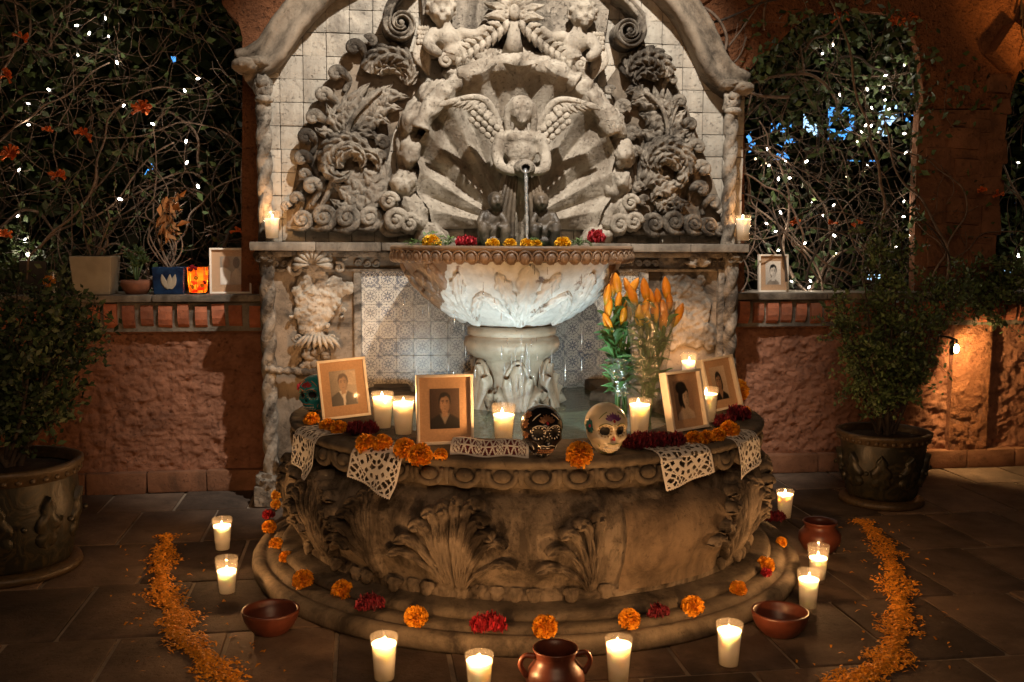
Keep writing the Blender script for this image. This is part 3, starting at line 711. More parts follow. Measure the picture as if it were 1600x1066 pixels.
# ---- the small figures crouching at its feet
def crouch(x, sg, label):
    t = thing('crouching_figure', label, 'statue', (x, -.16, 1.10)); q = lambda a, y, z: Vector((x + sg * a, -.16 + y, z))
    pr = [('e', q(.012, -.03, 1.265), (.031, .033, .037)), ('e', q(.01, -.01, 1.278), (.033, .032, .03)), ('t', [q(.008, -.01, 1.24), q(0, 0, 1.215)], [.018, .022]), ('e', q(-.006, 0, 1.19), (.042, .036, .05)), ('e', q(-.012, .0, 1.145), (.05, .045, .045)),
          ('t', [q(.03, -.015, 1.215), q(.05, -.04, 1.18), q(.02, -.065, 1.165)], [.016, .014, .011]), ('t', [q(-.04, -.01, 1.215), q(-.055, -.035, 1.175), q(-.02, -.06, 1.155)], [.016, .014, .011]),
          ('t', [q(-.03, -.01, 1.14), q(-.045, -.06, 1.165), q(-.035, -.055, 1.105)], [.026, .024, .018]), ('t', [q(.02, -.01, 1.14), q(.045, -.06, 1.16), q(.04, -.055, 1.105)], [.026, .024, .018]), ('e', q(.014, -.062, 1.262), (.006, .008, .008)), ('e', q(0, .0, 1.11), (.075, .05, .022))]
    dn = [(q(.0, -.062, 1.272), .008, Vector((0, .006, 0))), (q(.026, -.060, 1.272), .008, Vector((0, .006, 0))), (q(.014, -.06, 1.247), .006, Vector((0, .004, 0)))]
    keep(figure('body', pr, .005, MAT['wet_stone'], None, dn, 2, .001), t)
crouch(W(768, 340, -.13).x, 1, 'dark stone child crouching at the left foot of the angel')
crouch(W(846, 340, -.13).x, -1, 'dark stone child crouching at the right foot of the angel')

# ---- cherubs, palmette and big volutes over the shell
def cherub(label, hx, hz, sg, tilt):
    t = thing('cherub', label, 'statue', (hx, .05, hz - .2)); Y = .04
    q = lambda a, y, z: Vector((hx + sg * a, Y + y, hz + z))
    pr = [('e', q(0, 0, 0), (.054, .055, .062)), ('e', q(0, -.012, -.022), (.044, .046, .036)), ('e', q(-.022, -.045, -.022), (.017, .015, .015)), ('e', q(.022, -.045, -.022), (.017, .015, .015)), ('e', q(0, -.058, -.012), (.009, .012, .010)), ('e', q(0, -.048, -.048), (.014, .014, .011)), ('e', q(0, -.056, -.0335), (.013, .007, .004)), ('e', q(0, -.055, -.0395), (.011, .007, .004)), ('e', q(0, -.043, .028), (.034, .014, .014)),
          ('t', [q(.006, .0, -.05), q(.02, .01, -.085)], [.03, .036]), ('e', q(.03, .01, -.115), (.068, .055, .05), rotmat(0, sg * .4, 0)), ('e', q(.06, .015, -.165), (.062, .055, .06), rotmat(0, sg * .5, 0)), ('e', q(.10, .02, -.205), (.06, .05, .042), rotmat(0, sg * .6, 0)),
          ('t', [q(-.03, .0, -.10), q(-.055, -.03, -.15), q(-.02, -.06, -.185)], [.03, .027, .02]), ('t', [q(.085, .0, -.095), q(.14, -.02, -.10), q(.175, -.03, -.075)], [.028, .023, .017]), ('t', [q(.12, .01, -.215), q(.175, -.01, -.225), q(.21, .0, -.20)], [.034, .027, .018])]
    for i in range(34):
        u = (i + .5) / 34; th = math.acos(1 - 1.05 * u); a = i * 2.39996; d = Vector((math.sin(th) * math.cos(a), math.sin(th) * math.sin(a), math.cos(th)))
        if d.y < -.55 and d.z < .72: continue
        pr.append(('e', q(d.x * .056, d.y * .054 + .004, d.z * .062 + .004), (.0145, .0145, .013)))
    for e in (-1, 1): pr.append(('e', q(e * .056, .006, -.004), (.010, .012, .017)))
    dn = [(q(-.019, -.052, .004), .010, Vector((0, .009, 0))), (q(.019, -.052, .004), .010, Vector((0, .009, 0))), (q(0, -.056, -.0365), .006, Vector((0, .004, 0)))]
    dn += [(q(-.024 , -.05, -.0375), .006, Vector((0, .004, 0))), (q(.024, -.05, -.0375), .006, Vector((0, .004, 0))), (q(.04, -.06, -.14), .02, Vector((0, .006, 0)))]
    keep(figure('body', pr, .0048, MAT['limestone'], None, dn, 2, .0008), t)
    b = MB()                                                       # wing hanging behind the shoulder
    for k in range(5):
        a0 = q(-.045 - .012 * k, .03, -.10 - .004 * k)
        b.leaf([a0, a0 + Vector((sg * -.012, -.02, -.07)), a0 + Vector((sg * (-.006 + .006 * k), -.012, -.165 + .012 * k))], NY, .013, 1, .006, .001, nt=8, ns=4, thick=.02, notch=.05, prof=lambda u: 1. if u < .85 else .6)
    for r in range(4):
        for k in range(5): b.blob(q(-.042 - .012 * k - .004 * (r % 2), .012, -.075 - .018 * r), (.009, .007, .012), 2)
    part(b, 'wing', MAT['limestone'], t)
    return t
hl = W(690, 14, .02); hr = W(912, 22, .02)
cherub('smiling stone cherub leaning in from the left above the shell', hl.x, hl.z, 1, .2)
cherub('stone cherub with closed eyes leaning in from the right above the shell', hr.x, hr.z, -1, .2)
pm = thing('palmette', 'stone palm leaf ornament with leafy garlands over the shell top', 'carving', (.06, .08, 1.9))
c0 = W(802, 22, .05)
for i in range(9):
    a = math.radians(-10 + 200 * i / 8); b = MB(); d = Vector((math.cos(a), 0, math.sin(a)))
    b.leaf([c0, c0 + d * .06 + Vector((0, -.04, 0)), c0 + d * .13 + Vector((0, -.02, 0))], NY, .026, 4, .014, .004, nt=18, thick=.03); part(b, 'leaf', MAT['limestone'], pm)
for sg in (-1, 1):
    for k in range(9):
        s = k / 8; p = c0 + Vector((sg * (.03 + .20 * s), -.02, -.03 - .15 * s ** .8 )); d = Vector((sg * .8, 0, -.6))
        for q in (-1, 1):
            b = MB(); d2 = (d + Vector((-.6 * q * sg * -.9, 0, q * .9))).normalized()
            b.leaf([p, p + d2 * .03 + Vector((0, -.02, 0)), p + d2 * .058], NY, .016, 2, .012, .003, nt=10, ns=6, thick=.03); part(b, 'leaf', MAT['limestone'], pm)
    b = MB(); b.scroll(c0 + Vector((sg * .225, -.03, -.165)), .028, PI / 2, 1.3, -sg, .012); b.scroll(c0 + Vector((sg * .285, -.02, -.205)), .027, PI / 2, 1.3, -sg, .011, ball=.4); part(b, 'scroll', MAT['limestone'], pm)
b = MB(); b.blob(c0 + Vector((0, -.03, 0)), (.024, .024, .034), 3); b.tube([c0, c0 + Vector((0, -.02, -.1)), c0 + Vector((0, .01, -.16))], [.02, .03, .05], 10); part(b, 'stem', MAT['limestone'], pm)
b = MB(); b.poly(px_poly([(655, -40), (665, 60), (690, 100), (760, 92), (850, 92), (925, 100), (945, 60), (960, -40)], .12), .12, UY); part(b, 'backing', MAT['carved_stone'], pm, smooth=False)
for nm, pts, c, r, sg, a0 in (('left', [(662, -50), (634, -20), (612, 6), (604, 28)], (627, 38), 22, 1, PI * .85), ('right', [(925, -50), (955, -18), (985, 8), (1002, 30)], (981, 50), 22, -1, PI * .15)):
    t = thing('volute', 'large stone scroll volute at the ' + nm + ' end of the shell crown', 'carving', (W(*c, .1).x, .1, W(*c, .1).z - .08))
    P = smooth_path([W(x, y, .06) for x, y in pts], 14); b = MB()
    cc = W(*c, .06); ptsv = P[:-1]; n_ = 40
    for k in range(n_ + 1):
        s = k / n_; a = a0 + sg * 2 * PI * 1.45 * s; rr = r * K * 1.05 * (1 - .72 * s); ptsv.append(cc + Vector((math.cos(a) * rr, -.012 * s, math.sin(a) * rr)))
    # a square-edged ribbon
    v = []; f = []; k = len(ptsv)
    for i, p in enumerate(ptsv):
        T = (ptsv[min(i + 1, k - 1)] - ptsv[max(i - 1, 0)]).normalized(); Sd = T.cross(NY).normalized(); hw = (.019 if i < 14 else .019 * (1 - .55 * (i - 14) / n_))
        for aa, dd in ((-1, -.12), (-1, .02), (-.8, .035), (-.45, .035), (-.35, .022), (.35, .022), (.45, .035), (.8, .035), (1, .02), (1, -.12)): v.append(p + Sd * aa * hw + NY * dd)
    for i in range(k - 1):
        for j in range(9): f.append((i * 10 + j, i * 10 + j + 1, (i + 1) * 10 + j + 1, (i + 1) * 10 + j))
    f.append([(k - 1) * 10 + j for j in range(10)])
    b.add(v, f); b.blob(cc + NY * .03, (.013, .015, .013), 2); part(b, 'ribbon', MAT['carved_stone'], t)

# ---- carved cartouches below the ledge
ct = thing('cartouche', 'crumbling pale shell and mask carving on the lower left panel', 'carving', (-.74, 0, .6))
b = MB(); c = W(488, 413, -.01)
for i in range(9):
    a = math.radians(-5 + 190 * i / 8); d = Vector((math.cos(a), 0, math.sin(a)))
    b.leaf([c + d * .012, c + d * .036 + Vector((0, -.038, 0)), c + d * .062 + Vector((0, -.030, 0)), c + d * .074 + Vector((0, .0, 0))], NY, .0175, 1, .014, .002, nt=12, ns=6, thick=.04, notch=.02, prof=lambda u: .25 + .75 * u)
part(b, 'shell', MAT['limestone'], ct)
rr_ = random.Random(3); pr = []
for x, y, r in [(490, 420, 15), (478, 440, 13), (500, 440, 13), (488, 455, 17), (470, 470, 10), (505, 470, 10), (487, 480, 17), (480, 500, 15), (497, 500, 14), (515, 450, 13), (530, 452, 12), (545, 450, 9), (520, 470, 12), (488, 520, 13), (500, 530, 10), (470, 490, 11), (510, 490, 11), (465, 455, 9), (525, 440, 9), (475, 515, 9)]:
    pr.append(('e', W(x, y, .012), (r * K * 1.1, .022, r * K * 1.15)))
for k in range(46): x, y = 490 + rr_.gauss(4, 22), 470 + rr_.gauss(0, 34); pr.append(('e', W(x, y, -.004), (rr_.uniform(.006, .013), .012, rr_.uniform(.006, .016)), rotmat(0, rr_.uniform(0, 3), 0)))
dn = [(W(480, 470, -.03), .014, Vector((0, .03, 0))), (W(507, 470, -.03), .014, Vector((0, .03, 0))), (W(492, 500, -.03), .012, Vector((0, .02, 0))), (W(490, 512, -.03), .009, Vector((0, .02, 0)))]
for k in range(40): dn.append((W(490 + rr_.gauss(5, 24), 465 + rr_.gauss(0, 40), -.02), rr_.uniform(.005, .011), Vector((0, rr_.uniform(.006, .018), 0))))
keep(figure('mask', pr, .0045, MAT['limestone'], None, dn, 1, .005), ct)
for x, y, r_, a_, n_, sg_ in ((462, 420, .033, .3, 1.3, 1), (530, 418, .022, .7, 1.2, -1), (465, 528, .02, 1., 1.2, 1), (520, 528, .02, 0, 1.2, -1)):
    b = MB(); b.scroll(W(x, y, -.01), r_, PI * a_, n_, sg_, r_ * .38, lift=.6); part(b, 'curl', MAT['limestone'], ct)
for k in range(8):
    b = MB(); p = W(478 + 5 * k, 525, -.02); b.leaf([p, p + Vector((.01 * (k - 3.5), -.02, -.03)), p + Vector((.014 * (k - 3.5), -.0, -.055))], NY, .009, 2, .008, .002, nt=8, ns=4, thick=.02); part(b, 'beard_lock', MAT['limestone'], ct)
b = MB()
for k in range(14):
    x, y = 470 + rr_.uniform(0, 45), 555 + rr_.uniform(-12, 25); b.blob(W(x, y, -.0), (.02, .03, .02), 2, .5, 3, k)
part(b, 'rubble', MAT['weathered_stone'], ct)
cr = thing('cartouche', 'eroded plaster patch of a lost carving on the lower right panel', 'carving', (.83, 0, .6))
pr = []; dn = []
for k in range(60):
    x, y = 1072 + rr_.gauss(0, 20), 472 + rr_.uniform(-62, 66); pr.append(('e', W(x, y, .016), (.03 + rr_.uniform(0, .03), .010 + rr_.uniform(0, .010), .035 + rr_.uniform(0, .03))))
for k in range(70): dn.append((W(1075 + rr_.gauss(0, 24), 470 + rr_.uniform(-70, 72), -.01), rr_.uniform(.006, .016), Vector((0, rr_.uniform(.004, .014), 0))))
keep(figure('plaster', pr, .005, MAT['ledge_stone'], None, dn, 1, .006), cr)
b = MB(); c = W(1090, 414, .0)
for i in range(6):
    a = math.radians(20 + 150 * i / 5); d = Vector((math.cos(a), 0, math.sin(a))); b.leaf([c, c + d * .035 + Vector((0, -.035, 0)), c + d * .062], NY, .018, 2, .012, .003, nt=10, ns=6, thick=.03)
b.scroll(W(1122, 398, -.01), .02, 0, 1.2, 1, .008); part(b, 'shell', MAT['carved_stone'], cr)
# ================================================================== the basin
BC = Vector((0, -.75, 0)); RZ = .51
ba = thing('stone_basin', 'large round carved stone fountain basin with leaves and egg moulding', 'fountain', BC)
def bl(name, prof, mat, n=144, amp=.003, sc=14., seed=0., a0=0., a1=2 * PI):
    b = MB(); P = []
    for i in range(len(prof) - 1):
        (r0, z0), (r1, z1) = prof[i], prof[i + 1]; k = max(1, int(math.hypot(r1 - r0, z1 - z0) / .012))
        P += [(r0 + (r1 - r0) * j / k, z0 + (z1 - z0) * j / k) for j in range(k)]
    P.append(prof[-1])
    def fn(r, z, a):
        d = amp * fbm((r * math.cos(a), r * math.sin(a), z), sc, seed, 3); return r + d, z + d * .4
    b.lathe(P, n, (0, 0, 0), a0=a0, a1=a1, fn=fn); o = b.obj(name, mat, fix=True); o.parent = ba; return o
bl('lower_step', [(.80, 0), (.945, 0), (.952, .012), (.952, .034), (.944, .048), (.925, .054), (.912, .050), (.904, .046), (.895, .058), (.875, .064), (.80, .064)], MAT['step_stone'], 160, .003, 12, 1.)
bl('upper_step', [(.76, .05), (.852, .062), (.856, .074), (.848, .086), (.832, .09), (.76, .10)], MAT['step_stone'], 160, .004, 14, 2.)
bl('wall', [(.78, .08), (.785, .11), (.77, .125), (.782, .15), (.81, .20), (.828, .26), (.828, .31), (.812, .355), (.785, .39), (.765, .405), (.765, .42)], MAT['basin_stone'], 180, .004, 9, 3.)
bl('rim', [(.765, .415), (.785, .420), (.79, .432), (.80, .438), (.803, .475), (.812, .482), (.822, .492), (.822, .502), (.812, .510), (.55, .512), (.525, .506), (.515, .49), (.515, .20)], MAT['step_stone'], 140, .0035, 11, 4., a0=math.radians(129), a1=math.radians(411))
for s_ in (-1, 1):
    b = MB(); b.bbox((s_ * .455, .56, .36), (.15, .42, .296), .012, jit=.004); o = b.obj('rim_end', MAT['step_stone']); o.parent = ba
# egg and tongue moulding, piece by piece
b = MB(); b.blob((.806, 0, .457), (.016, .026, .019), 3, .08, 3)
P = [Vector((.806, .043 * math.sin(a), .468 + (.034 if math.cos(a) < 0 else .012) * math.cos(a))) for a in np.linspace(-2.3, 2.3, 19) + PI]
P = [Vector((.808, .040 * math.sin(a), .462 - .030 * math.cos(a))) for a in np.linspace(-2.0, 2.0, 19)]
b.tube(P, [.008 + .003 * math.sin(PI * i / 18) for i in range(19)], 7)
o = b.obj('egg_moulding', MAT['step_stone']); egg = o.data; bpy.data.objects.remove(o)
b = MB(); b.leaf([Vector((.802, 0, .484)), Vector((.814, 0, .460)), Vector((.80, 0, .428))], Vector((1, 0, 0)), .010, 1, .004, .001, nt=8, ns=4, thick=.01, notch=.05); o = b.obj('dart', MAT['step_stone']); dart = o.data; bpy.data.objects.remove(o)
for k in range(48):
    a = 2 * PI * (k + .15) / 48
    if math.sin(a) > .75: continue
    inst('egg_moulding', egg, ba, (0, 0, 0), (0, 0, a)); inst('dart', dart, ba, (0, 0, 0), (0, 0, a + PI / 48))
def bprof(z):                                                     # radius of the wall at height z
    zz = [.10, .15, .20, .26, .31, .355, .39, .41]; rr = [.78, .782, .81, .828, .828, .812, .785, .768]
    return float(np.interp(z, zz, rr))
def bpt(a, z, lift=.0): r = bprof(z) + lift; return Vector((r * math.cos(a), r * math.sin(a), z))
def bn(p): return Vector((p.x, p.y, .0)).normalized()
def bleaf(ang, pts, wd, lobes, lift=.02):
    b = MB(); L = [bpt(math.radians(ang + da), z, lift * math.sin(PI * (.2 + .7 * i / (len(pts) - 1)))) for i, (da, z) in enumerate(pts)]
    b.leaf(L, bn, wd * 1.15, lobes, .024, .012, nt=8 * lobes, ns=12, thick=.05, notch=.5, prof=lambda t: .35 + .65 * math.sin(PI * min(1, .12 + .85 * t)) if t < .93 else .3)
    o = b.obj('acanthus_leaf', MAT['basin_stone']); o.parent = ba
def cluster(ang, sg, h=1., n=6):
    """an acanthus leaf: fleshy strands fanning from the foot at ang and rolling over at their tips"""
    for k in range(n):
        s_ = k / (n - 1); z3 = .13 + (.388 - .13) * h * (1 - .62 * s_ ** 1.4); fan = sg * (.4 + 9.5 * s_ ** .85) + R.uniform(-.6, .6); z3 += R.uniform(-.012, .012)
        A = [(sg * 1.2 * s_, .128, .004), (fan * .36, .128 + (z3 - .128) * .45, .010), (fan * .70, .128 + (z3 - .128) * .86, .016), (fan * .98, z3, .024), (fan * 1.14 + sg * .9, z3 - .012, .030)]
        L = [bpt(math.radians(ang + da), min(z, .40), lf) for da, z, lf in A]
        b = MB(); wd = .021 * (1 - .3 * s_) * R.uniform(.85, 1.15)
        b.leaf(L, bn, wd, 4, .014, .006, nt=36, ns=10, thick=.05, notch=.28, prof=lambda t: (.45 + .65 * t) if t < .86 else 1.0 * math.sqrt(max(.02, 1 - ((t - .86) / .14) ** 2)))
        o = b.obj('acanthus_leaf', MAT['basin_stone']); o.parent = ba
# angles are measured in the basin's plane: -90 faces the front
cluster(-113, 1, 1.); cluster(-114.5, -1, .95, 5); cluster(-85, -1, .86, 5)
cluster(-150, 1, 1.); cluster(-152, -1, .95, 5); cluster(-131, -1, 1., 6); cluster(-166, -1, .9, 4); cluster(-167, 1, .95, 5)
cluster(-44, 1, 1.); cluster(-46, -1, .95, 5); cluster(-20, -1, 1., 5); cluster(-19, 1, .9, 5); cluster(-3, -1, .95, 5); cluster(-181, 1, .9, 4)
b = MB(); a0, a1 = math.radians(-79.5), math.radians(-50); v = []; f = []      # the smooth repaired panel
for j in range(17):
    z = .115 + .285 * j / 16
    for i in range(31): v.append(bpt(a0 + (a1 - a0) * i / 30 + .03 * nz((0, 0, j), .35) * (i / 30), z + .02 * nz((i, 0, 3), .3) * (j / 16), .010 + .005 * fbm((i * .2, j * .2, 0), 1.2, 5) - (.016 * max(0, i - 26) / 4) - (.016 * max(0, j - 13) / 3)))
for j in range(16):
    for i in range(30): f.append((j * 31 + i, j * 31 + i + 1, (j + 1) * 31 + i + 1, (j + 1) * 31 + i))
stone('repair_plaster', (.155, .112, .075), (.245, .182, .122), (.06, .045, .032), .46, .70, ssc=5., bstr=.7, streak=.55)
b.add(v, f); o = b.obj('repair_patch', MAT['repair_plaster'], fix=False); o.parent = ba
b = MB(); b.leaf([Vector((.786, 0, .135)), Vector((.796, 0, .116)), Vector((.790, 0, .098))], Vector((1, 0, .3)), .022, 2, .005, .003, nt=8, ns=6, thick=.02, notch=.15, prof=lambda t: 1 - .5 * t * t); o = b.obj('scale_leaf', MAT['basin_stone']); sl = o.data; bpy.data.objects.remove(o)
for k in range(96):
    a = 2 * PI * k / 96
    if math.sin(a) > .6 or math.radians(-79) < (a - 2 * PI if a > PI else a) < math.radians(-50): continue
    inst('scale_leaf', sl, ba, (0, 0, R.uniform(-.004, .004)), (0, 0, a), R.uniform(.97, 1.02))
# water
t = NT('pool_water'); p = t.bsdf((.10, .14, .09), .06, t.noise(22, 3, .5), .35, .01, Specular_IOR_Level=.5); MAT['pool_water'] = t.m
pw_ = [(.517 * math.cos(a), .517 * math.sin(a), .475) for a in np.linspace(math.radians(138), math.radians(402), 60)] + [(.384, .765, .475), (-.384, .765, .475)]
b = MB(); b.add([(0, 0, .475)] + pw_, [(0, 1 + i, 1 + (i + 1) % len(pw_)) for i in range(len(pw_))]); o = b.obj('pool_water', MAT['pool_water'], fix=False); o.location = BC; o['kind'] = 'structure'

# ================================================================== bowl on its pedestal
PC = Vector((.0, -.40, 0))
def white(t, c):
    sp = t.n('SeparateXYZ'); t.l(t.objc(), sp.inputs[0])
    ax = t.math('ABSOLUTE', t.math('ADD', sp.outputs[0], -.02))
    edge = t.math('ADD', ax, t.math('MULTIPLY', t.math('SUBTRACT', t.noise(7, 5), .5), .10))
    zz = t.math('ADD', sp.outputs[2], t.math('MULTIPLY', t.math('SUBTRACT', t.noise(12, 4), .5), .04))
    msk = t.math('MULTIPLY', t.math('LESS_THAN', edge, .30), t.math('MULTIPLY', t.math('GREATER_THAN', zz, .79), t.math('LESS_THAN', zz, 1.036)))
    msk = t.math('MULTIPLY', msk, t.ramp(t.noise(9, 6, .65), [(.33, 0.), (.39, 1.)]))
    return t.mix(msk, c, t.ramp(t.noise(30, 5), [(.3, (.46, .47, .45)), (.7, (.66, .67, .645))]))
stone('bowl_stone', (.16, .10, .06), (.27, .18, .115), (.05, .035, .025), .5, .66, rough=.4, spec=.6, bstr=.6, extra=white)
stone('pedestal_stone', (.24, .20, .145), (.36, .31, .235), (.12, .085, .055), .5, .68, rough=.42, spec=.6, bstr=.5)
pb = thing('pedestal_bowl', 'wide carved stone bowl on a leafy pedestal dripping water', 'fountain', PC)
def pl(name, prof, mat, n=96, amp=.002, seed=0.):
    b = MB(); P = []
    for i in range(len(prof) - 1):
        (r0, z0), (r1, z1) = prof[i], prof[i + 1]; k = max(1, int(math.hypot(r1 - r0, z1 - z0) / .012))
        P += [(r0 + (r1 - r0) * j / k, z0 + (z1 - z0) * j / k) for j in range(k)]
    P.append(prof[-1])
    def fn(r, z, a): d = amp * fbm((r * math.cos(a), r * math.sin(a), z), 14, seed, 3); return r + d, z
    b.lathe(P, n, fn=fn); o = b.obj(name, mat); o.parent = pb; return o
bz = [(.12, .778), (.165, .795), (.22, .828), (.275, .865), (.325, .905), (.37, .950), (.405, .998), (.424, 1.035)]
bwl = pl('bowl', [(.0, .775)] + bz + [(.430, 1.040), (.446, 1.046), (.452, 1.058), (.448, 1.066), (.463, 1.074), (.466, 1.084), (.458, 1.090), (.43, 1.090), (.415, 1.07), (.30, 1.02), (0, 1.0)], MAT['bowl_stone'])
def brad(z): return float(np.interp(z, [q[1] for q in bz], [q[0] for q in bz]))
def bowlpt(a, z, l=0.): r = brad(z); n = Vector((math.cos(a) * .75, math.sin(a) * .75, -.65)); return Vector((r * math.cos(a), r * math.sin(a), z)) + n * l
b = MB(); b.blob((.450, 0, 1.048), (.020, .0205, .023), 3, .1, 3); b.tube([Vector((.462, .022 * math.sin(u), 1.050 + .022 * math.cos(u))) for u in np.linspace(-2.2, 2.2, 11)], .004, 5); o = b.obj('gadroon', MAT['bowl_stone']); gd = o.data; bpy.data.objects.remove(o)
for k in range(62):
    a = 2 * PI * k / 62
    if math.sin(a) > .45: continue
    inst('gadroon', gd, pb, (0, 0, 0), (0, 0, a))
def bw_n(p): return Vector((p.x, p.y, -.25)).normalized()
for ang in (-90, -38, -142, 10, 170):
    for (d, ze, wd, lb) in ((0, 1.03, .05, 5), (16, 1.0, .034, 6), (-16, 1.0, .034, 6), (27, .93, .026, 5), (-27, .93, .026, 5)):
        b = MB(); L = [bowlpt(math.radians(ang + d * s ** .8), .80 + (ze - .80) * s, .008) for s in (0, .3, .65, 1)]
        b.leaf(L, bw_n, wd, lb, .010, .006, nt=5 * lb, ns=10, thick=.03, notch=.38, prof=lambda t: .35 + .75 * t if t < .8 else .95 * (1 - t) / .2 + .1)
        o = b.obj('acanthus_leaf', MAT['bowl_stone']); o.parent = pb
pl('pedestal', [(.0, .785), (.155, .785), (.172, .776), (.172, .752), (.160, .745), (.182, .738), (.188, .715), (.180, .690), (.160, .672), (.135, .655), (.125, .62), (.128, .56), (.15, .49), (.185, .44), (.20, .40), (.20, .20), (0, .20)], MAT['pedestal_stone'])
for k in range(6):
    ang = -90 + 60 * k; A_ = lambda d: math.radians(ang + d)
    def pp(a, z, r): return Vector((r * math.cos(a), r * math.sin(a), z))
    for d, z1, r1, wd in ((0, .645, .150, .034), (13, .60, .165, .026), (-13, .60, .165, .026), (24, .55, .18, .022), (-24, .55, .18, .022), (31, .50, .20, .018), (-31, .50, .20, .018)):
        b = MB(); b.leaf([pp(A_(d * .25), .42, .19), pp(A_(d * .55), .42 + (z1 - .42) * .4, .175), pp(A_(d), .42 + (z1 - .42) * .8, .155 + abs(d) * .0009), pp(A_(d * 1.12), z1, r1 + .01)], lambda p: Vector((p.x, p.y, 0)).normalized(), wd, 1, .016, .002, nt=16, ns=8, thick=.03, notch=.04, prof=lambda t: .35 + .65 * math.sin(PI * min(1, .1 + .88 * t)))
        o = b.obj('pedestal_leaf', MAT['pedestal_stone']); o.parent = pb
    b = MB(); c = pp(A_(0), .625, .150); b.blob(c, (.017, .017, .017), 2)
    b.tube([pp(A_(u * 18), .60 + .055 * math.cos(u * 1.7), .150) for u in np.linspace(-1, 1, 13)], [.009] * 13, 6); b.tube([pp(A_(0), .61, .155), pp(A_(0), .52, .172), pp(A_(0), .42, .20)], [.011, .014, .018], 7); o = b.obj('pedestal_bud', MAT['pedestal_stone']); o.parent = pb
b = MB(); b.lathe([(0, 1.072), (.2, 1.072), (.425, 1.072)], 48); o = b.obj('bowl_water', MAT['pool_water'], fix=False); o.location = PC; o['kind'] = 'structure'
# falling water: the jet from the jar and the drips off the bowl
t = NT('running_water'); a = t.n('BsdfTransparent'); gl = t.n('BsdfGlossy'); gl.inputs['Roughness'].default_value = .12; df = t.n('BsdfDiffuse'); df.inputs[0].default_value = (.7, .72, .72, 1)
mx = t.n('MixShader'); mx.inputs[0].default_value = .5; t.l(gl.outputs[0], mx.inputs[1]); t.l(df.outputs[0], mx.inputs[2]); m2 = t.n('MixShader'); m2.inputs[0].default_value = .42; t.l(a.outputs[0], m2.inputs[1]); t.l(mx.outputs[0], m2.inputs[2]); t.l(m2.outputs[0], t.out.inputs[0]); MAT['running_water'] = t.m
b = MB(); P = [sp3(0, -.12 - .035 * s ** .5 - .02 * s, 1.392 - .31 * s ** 1.15 ) for s in np.linspace(0, 1, 30)]
b.tube([p + Vector((.0022 * nz(p, 40), .002 * nz(p, 40, 3), 0)) for p in P], [.0075 - .002 * i / 29 + .0016 * math.sin(i * 1.7) for i in range(30)], 8); o = b.obj('water_jet', MAT['running_water']); o['kind'] = 'structure'
b = MB()
for k in range(44):
    a = math.radians(R.uniform(-170, -10)); r = R.choice((.44, .45, .43, .36)); z0 = R.uniform(.62, 1.03); ln = R.uniform(.012, .06)
    p = PC + Vector((r * math.cos(a), r * math.sin(a), z0)); b.tube([p, p - Vector((0, 0, ln * .5)), p - Vector((0, 0, ln))], [.0008, .0022, .0012], 5)
for k in range(26):
    x = R.gauss(.0, .05); z0 = R.uniform(.60, .74); p = PC + Vector((x, -.195, z0)); ln = R.uniform(.02, .08); b.tube([p, p - Vector((0, 0, ln))], [.0012, .0022], 5)
o = b.obj('falling_drops', MAT['running_water']); tag(o, kind='stuff', label='drops and threads of water falling from the stone bowl', cat='water')
# ================================================================== candles
clear('clear_glass', (.99, .985, .97), .1, .05, milk=.014)
t = NT('wax'); tr = t.n('BsdfTranslucent'); tr.inputs[0].default_value = (1., .90, .76, 1); df = t.n('BsdfDiffuse'); df.inputs[0].default_value = (.86, .78, .64, 1); mx = t.n('MixShader'); mx.inputs[0].default_value = .5; t.l(tr.outputs[0], mx.inputs[1]); t.l(df.outputs[0], mx.inputs[2])
ss = t.n('SubsurfaceScattering'); ss.inputs['Color'].default_value = (.97, .93, .87, 1); ss.inputs['Scale'].default_value = .018; ss.inputs['Radius'].default_value = (1, .9, .8)
m2 = t.n('MixShader'); m2.inputs[0].default_value = .5; t.l(mx.outputs[0], m2.inputs[1]); t.l(ss.outputs[0], m2.inputs[2]); t.l(m2.outputs[0], t.out.inputs[0]); MAT['wax'] = t.m
emit('flame', (1, .74, .40), 40)
def mesh_of(b, name, mat, **kw): o = b.obj(name, mat, **kw); me = o.data; bpy.data.objects.remove(o); return me
CH = .125
b = MB(); b.lathe([(0, .0), (.0235, 0), (.0255, .003), (.0262, .01), (.0352, CH), (.0342, CH + .0012), (.0332, CH), (.0248, .014), (0, .012)], 32); glass_me = mesh_of(b, 'glass', MAT['clear_glass'])
def wax_me(h):
    r0, r1 = .0242, .0242 + (.0326 - .0242) * (h - .014) / (CH - .014)
    b = MB(); b.lathe([(0, .015), (r0, .015), (r1, h), (r1 * .94, h - .001), (r1 * .82, h - .003), (r1 * .5, h - .006), (.004, h - .007), (0, h - .007)], 32); return mesh_of(b, 'wax', MAT['wax'])
WH = (.100, .106, .092, .084, .110, .096)
wax = [wax_me(h) for h in WH]
b = MB(); b.lathe([(0, 0), (.0028, .002), (.0042, .006), (.0040, .010), (.0026, .016), (.0011, .021), (0, .024)], 12); flame_me = mesh_of(b, 'flame', MAT['flame'])
b = MB(); b.tube([(0, 0, 0), (.0004, 0, .005), (.0012, 0, .009)], .0009, 5); wick_me = mesh_of(b, 'wick', MAT['iron'])
CPOW = 4.5
